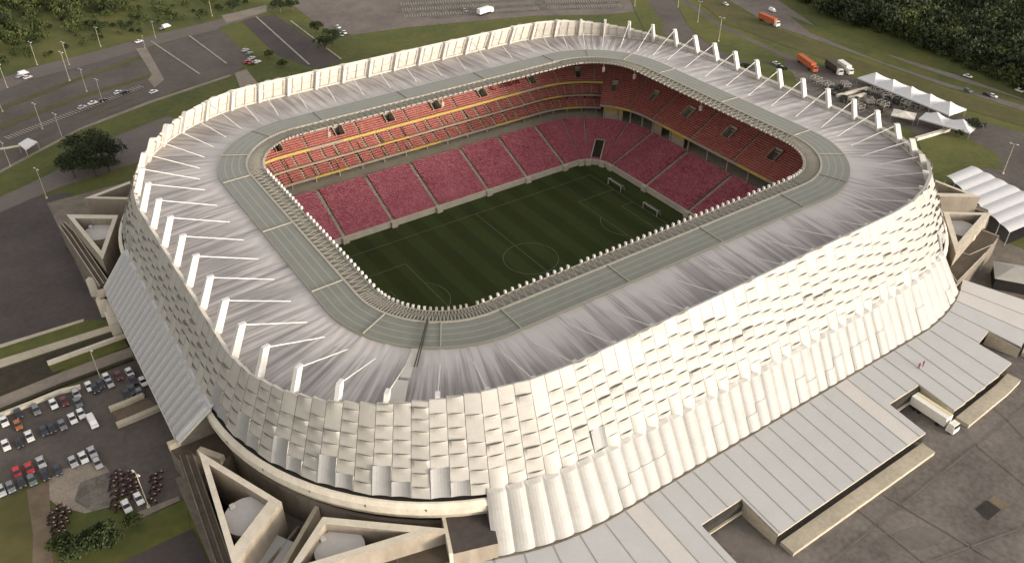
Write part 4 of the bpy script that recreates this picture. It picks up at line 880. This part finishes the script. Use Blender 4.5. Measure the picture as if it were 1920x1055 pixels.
# lorries
def make_lorry(name, body_len, boxm, cabm, wide=2.5, hi=3.7, stripe=None, loc=(0, 0, 0)):
    e = empty(name, (0, 0, 0)); b = MB(); b.box((-.4, 0, (hi+1.1)/2), body_len, wide, hi-1.1); cb = b.build('cargo_box', boxm, e)
    if stripe: 
        s_ = MB(); s_.box((-.4, wide*.33, hi+.04), body_len*.98, wide*.34, .08); s_.build('roof_panel', stripe, cb)
    f = MB(); f.box((.4, 0, .85), body_len+3, .9, .25); f.build('chassis', 'dark_metal', e)
    x = body_len/2-.4+.5; c = MB(); c.box((x+.95, 0, 1.15), 2.0, wide*.98, 1.3); c.box((x+.85, 0, 2.35), 1.8, wide*.95, 1.1, 0, 0, 0, (.82, .92)); c.build('cab', cabm, e)
    g = MB(); g.box((x+1.72, 0, 2.3), .1, wide*.8, .8, 0, 0, -.18); g.build('windscreen', 'glass_dark', e)
    for xx in (x+1.1, -body_len/2+1.2, -body_len/2+2.4, body_len/2-2.2):
        for s_ in (-1, 1):
            w = MB(); k = 14; cc = Vector((xx, s_*(wide/2-.2), .52)); A = [cc+Vector((.5*math.cos(2*math.pi*i/k), -.16, .5*math.sin(2*math.pi*i/k))) for i in range(k)]; Bv = [q+Vector((0, .32, 0)) for q in A]
            for i in range(k): w.quad(A[i], A[(i+1) % k], Bv[(i+1) % k], Bv[i])
            w.add(A); w.add(Bv[::-1]); w.build('wheel', 'rubber', e)
    return e
a, b = at(1724, 744, G+3.7), at(1776, 786, G+2.6); d_ = b-a; e = make_lorry('delivery_lorry', 9.5, 'truck_white', 'truck_white', stripe='truck_yellow'); c_ = a+(b-a)*.5
e.location = (c_.x, c_.y, G+.06); e.rotation_euler = (0, 0, math.atan2(d_.y, d_.x)); tag(e, 'white delivery lorry with yellowish roof edge backed into the annex roof notch', 'lorry')
for px, py, L_, bm_, cm_, lab, hd in ((1440, 38, 12, 'orange', 'truck_white', 'orange lorry with white cab parked on the far lane under the wood', RH), (1512, 119, 13, 'orange', 'orange', 'long orange trailer lorry behind the right masts', RH-.25), (1562, 127, 10, 'dark_metal', 'truck_white', 'black lorry with white cab right of the orange trailer', RH-.25), (1583, 127, 8, 'truck_white', 'truck_white', 'white box lorry just behind the first peaked tent', RH-.25), (908, 22, 8, 'truck_white', 'truck_white', 'white lorry alone on the far rubble lot at the top', .2)):
    e = make_lorry('lorry', L_, bm_, cm_); q = at(px, py, G+1.5); e.location = (q.x, q.y, G+.06); e.rotation_euler = (0, 0, hd); tag(e, lab, 'lorry')

# ------------------------------------------------------------------ lamp posts
def make_lamp():
    e = empty('lamp_post', (0, 0, 0)); m = MB(); m.bar((0, 0, 0), (0, 0, 12), .24, n=8, w2=.12); m.build('pole', 'concrete', e)
    m = MB(); m.bar((-.9, 0, 12), (.9, 0, 12.1), .12); m.build('arm', 'steel_grey', e)
    m = MB()
    for s_ in (-1, 1): m.box((s_*1.1, 0, 12.05), .8, .4, .18)
    m.build('lamp_head', 'lamp_head', e); m = MB(); m.cyl((0, 0, 0), .45, .5, 10); m.build('foot', 'concrete', e); return e
lamp = make_lamp()
for px, py, s_, lab in ((88, 372, .95, 'on the grass belt below the white far-left shelter'), (118, 262, .9, 'right one of the pair at the lower edge of the far car park'), (80, 242, .9, 'left one of the pair at the lower edge of the far car park'), (190, 712, .85, 'rising from the tan walkway in front of the grey skirt'), (131, 152, 1.1, 'on the upper dry strip of the far car park, nearest the scrub'), (163, 172, .85, 'in the middle of the far car park between two dry strips'), (193, 192, .85, 'beside the black car in the far row'), (20, 312, .8, 'at the left edge near the white shelter'), (1880, 326, 1.0, 'on the lawn corner behind the large white marquee'), (130, 122, .9, 'on the far road in front of the scrub'), (70, 122, .9, 'in the scrub beyond the far road, left'), (14, 165, .9, 'at the left edge beside the far road'), (189, 88, .8, 'in the scrub above the far road bend'), (292, 72, .7, 'beside the white van on the far road'), (398, 31, .8, 'in front of the pale dry scrub at the top'), (1347, 78, 1.0, 'on the green verge behind the right masts'), (1308, 42, .9, 'on the green verge near the road fork'), (1271, 14, .8, 'at the tip of the green verge at the top'), (1190, 12, .8, 'left of the road fork at the top'), (279, 950, .9, 'leaning up among the dark motorcycles in the lower left'), (5, 210, .8, 'at the left edge between the two dry strips'), (1640, 42, .8, 'in front of the dark wood at the top right'), (1788, 90, .8, 'in front of the dark wood further right'), (272, 90, .5, 'short one at the gravel path of the far junction')):
    q = at(px, py); place(lamp, used, (q.x, q.y, G), FH+1.57, 'lamp post '+lab, 'lamp post', 'lamp posts around the stadium', (s_, s_, s_))

# ------------------------------------------------------------------ tents and event gear
def make_tent(lx, ly, eave=3.2, peak=6.2, ridge=0):
    e = empty('peaked_tent', (0, 0, 0)); m = MB(); x, y = lx/2, ly/2; n = 6
    ed = [(-x, -y), (x, -y), (x, y), (-x, y)]; tp = [(-ridge/2, 0), (ridge/2, 0), (ridge/2, 0), (-ridge/2, 0)]
    for i in range(4):
        a, b, ta, tb = Vector(ed[i]), Vector(ed[(i+1) % 4]), Vector(tp[i]), Vector(tp[(i+1) % 4])
        for k in range(n):
            f0, f1 = k/n, (k+1)/n; z = lambda f: eave+(peak-eave)*f**1.35
            p_ = [a.lerp(ta, f0), b.lerp(tb, f0), b.lerp(tb, f1), a.lerp(ta, f1)]; m.quad((*p_[0], z(f0)), (*p_[1], z(f0)), (*p_[2], z(f1)), (*p_[3], z(f1)))
        m.quad((*a, eave-.5), (*b, eave-.5), (*b, eave), (*a, eave))
    m.build('canopy', 'tent', e)
    for q in ed: l = MB(); l.bar((q[0]*.97, q[1]*.97, 0), (q[0]*.97, q[1]*.97, eave), .14); l.build('leg', 'steel_grey', e)
    return e
ta, tb, tc = at(1624, 140, 12.5), at(1797, 209, 12.5), at(1640, 134, 12.5); d_ = tb-ta; yw = math.atan2(d_.y, d_.x); mod = d_.length/5
tent = make_tent(mod*1.0, 11.5)
names = ('first peaked white tent of the long row, nearest the lorries', 'second peaked white tent of the long row', 'middle peaked white tent of the long row', 'fourth peaked white tent of the long row', 'last peaked white tent of the long row, nearest the right edge')
for i in range(5): q = ta+d_*((i+.5)/5); place(tent, used, (q.x, q.y, G), yw, names[i], 'tent', 'white peaked tents behind the stadium')
ta, tb = at(1730, 215, 12.5), at(1826, 242, 12.5); d2 = tb-ta; tent2 = make_tent(d2.length/2, 8)
for i, lab in enumerate(('smaller white tent in front of the long tent row, left half', 'smaller white tent in front of the long tent row, right half by the bush')): q = ta+d2*((i+.5)/2); place(tent2, used, (q.x, q.y, G), math.atan2(d2.y, d2.x), lab, 'tent', 'white peaked tents behind the stadium')
q = at(1695, 214, 12); tent3 = make_tent(9, 7, 3, 4.2); place(tent3, used, (q.x, q.y, G), yw+.5, 'small flat white tent standing alone among the stage gear', 'tent'); tent3.children[0].data.materials[0] = M['tent_dirty']
# large marquee at the right edge
P0, P1, P2, P3 = at(1775, 330, 14), at(1893, 436, 14), at(1990, 395, 14), at(1822, 311, 14)
big = empty('large_marquee', ((P0.x+P2.x)/2, (P0.y+P2.y)/2, G)); tag(big, 'large white ridged marquee roof at the right edge beside the court', 'marquee'); m = MB(); nm = 7
for i in range(nm):
    for k in range(8):
        f0, f1 = (i+k/8)/nm, (i+(k+1)/8)/nm; z0, z1 = .35*math.sin(math.pi*k/8), .35*math.sin(math.pi*(k+1)/8)
        a0, a1, b0, b1 = P0.lerp(P1, f0), P0.lerp(P1, f1), P3.lerp(P2, f0), P3.lerp(P2, f1); u = Vector((0, 0, 1))
        m.quad(a0+u*z0, a1+u*z1, b1+u*z1, b0+u*z0)
m.build('canopy', 'tent', big); m = MB()
for i in range(nm+1):
    for A, B in ((P0, P1), (P3, P2)): q = A.lerp(B, i/nm); m.bar((q.x, q.y, G), (q.x, q.y, 14), .25)
m.build('leg', 'steel_grey', big); m = MB(); 
q = [P0.lerp(P3, .04), P1.lerp(P2, .04), P1.lerp(P2, .96), P0.lerp(P3, .96)]; m.quad(*[Vector((v.x, v.y, G+.2)) for v in q]); m.build('floor', 'dark', big)
# white pyramid-roofed kiosk lower on the right edge
K = [at(*q, 13) for q in ((1862, 489), (1865, 522), (1960, 540), (1960, 505))]; apex = at(1903, 500, 14.6); apex2 = at(1960, 515, 14.6)
kk = empty('white_kiosk', (K[0].x, K[0].y, G)); tag(kk, 'white hipped roof kiosk at the right edge above the annex roof', 'kiosk'); m = MB(); m.add((K[0], K[1], apex)); m.quad(K[1], K[2], apex2, apex); m.quad(K[2], K[3], apex2, apex2+Vector((.01, 0, 0))); m.quad(K[3], K[0], apex, apex2)
m.build('roof', 'facade', kk); m = MB(); pl = [(v.x, v.y) for v in K]; m.prism(inset(pl, (.5,)*4), G, 12.9); m.build('wall', 'dark', kk)
# stage gear: stacked scaffold towers and long cream trusses
random.seed(9)
def make_scaffold():
    e = empty('scaffold_stack', (0, 0, 0)); m = MB()
    for x in (-2, 0, 2):
        for y in (-1.5, 1.5): m.bar((x, y, 0), (x, y, 3), .16)
    for z in (.2, 1.5, 2.9):
        for y in (-1.5, 1.5): m.bar((-2, y, z), (2, y, z), .12)
        for x in (-2, 0, 2): m.bar((x, -1.5, z), (x, 1.5, z), .12)
    m.build('frame', 'steel_grey', e); m = MB(); m.box((0, 0, 1.6), 4, 2.6, .12); m.box((-.6, .3, 1.0), 2.2, 1.6, 1.0); m.build('planks', 'concrete_dark', e); return e
sc = make_scaffold()
for i, (px, py, lab) in enumerate(((1530, 150, 'behind the mast row, nearest the orange trailer'), (1552, 160, 'next to the grey ground cloth, second from the orange trailer'), (1585, 160, 'in front of the black lorry'), (1600, 188, 'beside the upper cream truss'), (1630, 190, 'in the middle of the event yard'), (1655, 196, 'left of the small flat white tent'), (1640, 172, 'below the first peaked tent'), (1675, 182, 'below the second peaked tent'), (1700, 194, 'between the flat tent and the long tent row'), (1720, 196, 'below the third peaked tent'), (1660, 180, 'between the first two peaked tents'), (1610, 200, 'nearest the mast of the right roof edge'))):
    q = at(px, py, G+1.5); place(sc, used, (q.x, q.y, G), yw+random.uniform(-.6, .6), 'grey scaffold stack '+lab, 'scaffolding', 'scaffold stacks in the event yard')
def make_crate():
    e = empty('equipment_crate', (0, 0, 0)); m = MB(); m.box((0, 0, .7), 2.4, 1.5, 1.4); m.build('crate_body', 'dark_metal', e); m = MB(); m.box((0, 0, 1.5), 2.46, 1.56, .2); m.build('lid', 'rubber', e)
    m = MB(); m.bar((-.5, -.8, 1.0), (.5, -.8, 1.0), .1); m.build('handle', 'steel_grey', e); return e
crate = make_crate()
for i in range(34):
    u, v = random.random(), random.random(); A = at(1545+u*150, 158+u*38+v*26); place(crate, used, (A.x, A.y, G+.1), yw+random.uniform(-1.5, 1.5), 'dark equipment crate lying among the scaffold stacks of the event yard', 'crate', 'crates in the event yard')
for a_, b_, lab in (((1570, 178), (1628, 163), 'long cream truss lying in the event yard, upper one'), ((1590, 183), (1640, 170), 'long cream truss lying in the event yard, lower one'), ((1718, 258), (1780, 240), 'long cream ramp below the smaller white tents')):
    wall('stage_truss', [a_, b_], G+1.4, G+.2, 1.5, 'concrete_white', lab, 'truss')
# far-left shelter and its frame
q0 = [at(*q, 12.5) for q in ((34, 270), (52, 259), (70, 266), (48, 281))]; sh = empty('open_shelter', (q0[0].x, q0[0].y, G)); tag(sh, 'small white flat roofed shelter at the far left car park edge', 'shelter'); m = MB(); m.prism([(v.x, v.y) for v in q0], 12.2, 12.6); m.build('roof', 'tent', sh)
for v in q0: m = MB(); m.bar((v.x, v.y, G), (v.x, v.y, 12.2), .25); m.build('post', 'steel_grey', sh)
wall('gate_beam', [(0, 278), (36, 272)], 12.3, 11.7, .5, 'concrete_white', 'thin pale beam running left from the small white shelter', 'beam')
# two workers on the annex roof
def make_person(shirt):
    e = empty('person', (0, 0, 0)); v = [(0, 0, .95), (0, 0, 1.2), (0, 0, 1.42), (0, 0, 1.52), (0, 0, 1.68), (0, .1, .9), (.05, .11, .5), (0, .11, .06), (.14, .11, .03), (0, -.1, .9), (-.08, -.11, .5), (-.16, -.11, .06), (-.02, -.11, .03), (0, .2, 1.4), (.03, .27, 1.12), (.14, .25, .9), (0, -.2, 1.4), (.1, -.27, 1.13), (.26, -.22, 1.02)]
    ed = [(0, 1), (1, 2), (2, 3), (3, 4), (0, 5), (5, 6), (6, 7), (7, 8), (0, 9), (9, 10), (10, 11), (11, 12), (2, 13), (13, 14), (14, 15), (2, 16), (16, 17), (17, 18)]
    rad = [.15, .14, .16, .06, .11, .1, .075, .05, .045, .1, .075, .05, .045, .075, .055, .04, .075, .055, .04]
    me = bpy.data.meshes.new('body'); me.from_pydata(v, ed, []); o = bpy.data.objects.new('body', me); COL.objects.link(o); o.parent = e; me.materials.append(M['cloth_navy'])
    sk = o.modifiers.new('skin', 'SKIN'); o.modifiers.new('sub', 'SUBSURF').levels = 1
    for q, r in zip(me.skin_vertices[0].data, rad): q.radius = (r, r)
    me.skin_vertices[0].data[0].use_root = True
    m = MB(); m.cyl((0, 0, .92), .2, .55, 12, 0, .23); m.build('shirt', shirt, e)
    m = MB(); m.cyl((0, 0, 1.72), .115, .09, 10, 0, .05); m.build('hair', 'rubber', e); m = MB(); m.cyl((.02, 0, 1.55), .09, .18, 10, 0, .105); m.build('face', 'skin', e); return e
for px, py, rz, lab in ((1722, 690, .4, 'person in a red shirt standing on the annex roof, left of two'), (1730, 686, 2.2, 'person in a red shirt standing on the annex roof, right of two')):
    e = make_person('cloth_red'); q = at(px, py, 14); e.location = (q.x, q.y, 14.7-((-q.y+OY-HY)-68.5)*.105+.02); e.rotation_euler = (0, 0, rz); tag(e, lab, 'person')

# ------------------------------------------------------------------ trees and scrub
def leafball(m, c, rx, rz, n, size, rnd, mi=0):
    for _ in range(n):
        u = rnd.uniform(-.45, 1); a = rnd.uniform(0, 2*math.pi); s_ = math.sqrt(1-u*u); r = rnd.uniform(.55, 1.05)
        q = Vector((c[0]+rx*r*s_*math.cos(a), c[1]+rx*r*s_*math.sin(a), c[2]+rz*r*u))
        d = Vector((rnd.uniform(-1, 1), rnd.uniform(-1, 1), rnd.uniform(-.2, 1))).normalized(); x = d.orthogonal().normalized()*size*rnd.uniform(.6, 1.3); y = d.cross(x).normalized()*size*rnd.uniform(.4, 1)
        m.quad(q-x-y*.4, q+y, q+x+y*.3, q-y, mi)
def make_tree(h, r, leaf, seed, clumps=9):
    rnd = random.Random(seed); e = empty('broadleaf_tree', (0, 0, 0)); m = MB(); m.bar((0, 0, 0), (.1, .1, h*.45), .5, n=7, w2=.3); tips = []
    for k in range(clumps):
        a = 2*math.pi*k/clumps+rnd.uniform(-.3, .3); f = rnd.uniform(.35, .75); tip = Vector((r*f*math.cos(a), r*f*math.sin(a), h*rnd.uniform(.45, .85))); m.bar((.1, .1, h*rnd.uniform(.3, .45)), tip, .22, n=5, w2=.08); tips.append(tip)
    tips.append(Vector((0, 0, h*.8))); m.build('trunk', 'bark', e); m = MB()
    for t_ in tips: leafball(m, t_, r*rnd.uniform(.32, .52), r*rnd.uniform(.28, .42), 120, .34, rnd)
    m.build('crown', leaf, e); return e
tA = make_tree(9.5, 6.0, 'leaf_dark', 1); tB = make_tree(7.5, 5.0, 'leaf_dark', 2); tC = make_tree(5.5, 3.6, 'leaf_green', 3); tD = make_tree(4.0, 3.0, 'leaf_mid', 4)
for pr, px, py, s_, lab in ((tA, 165, 318, 1.15, 'large dark tree in the middle of the dark clump by the left corner'), (tB, 140, 332, 1.1, 'dark tree at the left end of the dark clump by the left corner'), (tA, 192, 300, 1.1, 'large dark tree on the upper side of the dark clump by the left corner'), (tB, 215, 302, 1.05, 'dark tree at the right end of the dark clump, next to the stadium'), (tB, 180, 330, 1.1, 'dark tree at the lower side of the dark clump by the left corner'), (tB, 205, 322, .8, 'small dark tree between the clump and the left court'), (tA, 155, 300, 1.05, 'dark tree at the top of the clump touching the grey road'),
    (tC, 205, 1022, 1.0, 'bright green bush on the lower grass, right one'), (tC, 180, 1030, .9, 'bright green bush on the lower grass, middle one'), (tC, 150, 1045, .9, 'bright green bush at the bottom edge, left one'), (tD, 120, 1030, .9, 'olive bush behind the motorcycles on the grass'), (tD, 250, 985, .7, 'olive bush under the pale kerb at the lower left'),
    (tB, 1822, 250, .8, 'dark green tree beside the smaller white tents'), (tD, 1800, 258, .8, 'low bush on the lawn edge below the white tents'), (tB, 610, 96, 1.0, 'dark tree on the far verge by the long white parapet'), (tA, 625, 85, .8, 'tall dark tree right of its neighbour on the far verge'), (tB, 527, 25, 1.0, 'dark tree at the end of the far pale path'), (tC, 548, 22, 1.1, 'green tree right of the dark one at the far path end'), (tB, 440, 24, .8, 'small dark tree in the scrub beside the far pale path'), (tD, 505, 110, .9, 'olive bush on the far verge near the red cars'), (tD, 530, 128, .9, 'olive bush on the far verge close to the parapet'), (tC, 596, 62, 1.0, 'green tree at the corner of the far verge below the dirt lot'), (tC, 1395, 135, .7, 'bush on the lawn behind the right masts, left one'), (tC, 1462, 140, .7, 'bush on the lawn behind the right masts, right one')):
    q = at(px, py); place(pr, used, (q.x, q.y, G), random.uniform(0, 6), lab, 'tree', 'trees and bushes around the stadium', (s_, s_, s_))
def inside(q, poly):
    r = False
    for i in range(len(poly)):
        a, b = poly[i], poly[i-1]
        if (a[1] > q[1]) != (b[1] > q[1]) and q[0] < (b[0]-a[0])*(q[1]-a[1])/(b[1]-a[1])+a[0]: r = not r
    return r
def wood(name, poly, n, r0, r1, leaves, mats, seed, size, hmul=1.0):
    rnd = random.Random(seed); m = MB(); pl = [at2(*q) for q in poly]; xs = [q[0] for q in pl]; ys = [q[1] for q in pl]; k = 0; tries = 0
    while k < n and tries < n*60:
        tries += 1; q = (rnd.uniform(min(xs), max(xs)), rnd.uniform(min(ys), max(ys)))
        if not inside(q, pl): continue
        r = rnd.uniform(r0, r1); h = r*rnd.uniform(.7, 1.15)*hmul; mi = rnd.choice(range(len(mats)))
        m.bar((q[0], q[1], G), (q[0], q[1], G+h), .5, mi)
        leafball(m, (q[0], q[1], G+h*.75), r, h*.8, leaves, size, rnd, mi)
        for _ in range(2): leafball(m, (q[0]+rnd.uniform(-r, r)*.6, q[1]+rnd.uniform(-r, r)*.6, G+h*rnd.uniform(.6, 1.1)), r*.55, h*.4, leaves//3, size, rnd, mi)
        k += 1
    return tag(m.build(name, mats), kind='stuff')
wood('far_wood', [(1470, -40), (1990, -40), (2000, 200), (1900, 165), (1800, 120), (1690, 78), (1590, 48), (1520, 20)], 520, 4.5, 8.0, 110, ['leaf_dark', 'leaf_dark', 'leaf_mid'], 21, .9, 1.2)
wood('wood_edge', [(1460, -20), (1520, 15), (1600, 48), (1700, 80), (1800, 122), (1900, 165), (1990, 205), (1990, 190), (1800, 108), (1690, 66), (1590, 36), (1500, -10)], 120, 1.5, 3.2, 60, ['leaf_mid', 'leaf_green'], 22, .6)
wood('scrub', [(-60, -50), (240, -50), (250, 20), (150, 60), (60, 75), (-60, 120)], 170, 2.2, 4.8, 80, ['leaf_mid', 'leaf_mid', 'leaf_dark', 'leaf_mid'], 23, .7)
wood('low_scrub', [(-60, -50), (520, -50), (480, 5), (390, 35), (280, 58), (170, 88), (40, 118), (-60, 150)], 420, 1.0, 2.6, 34, ['leaf_mid', 'leaf_green', 'leaf_mid'], 24, .5)
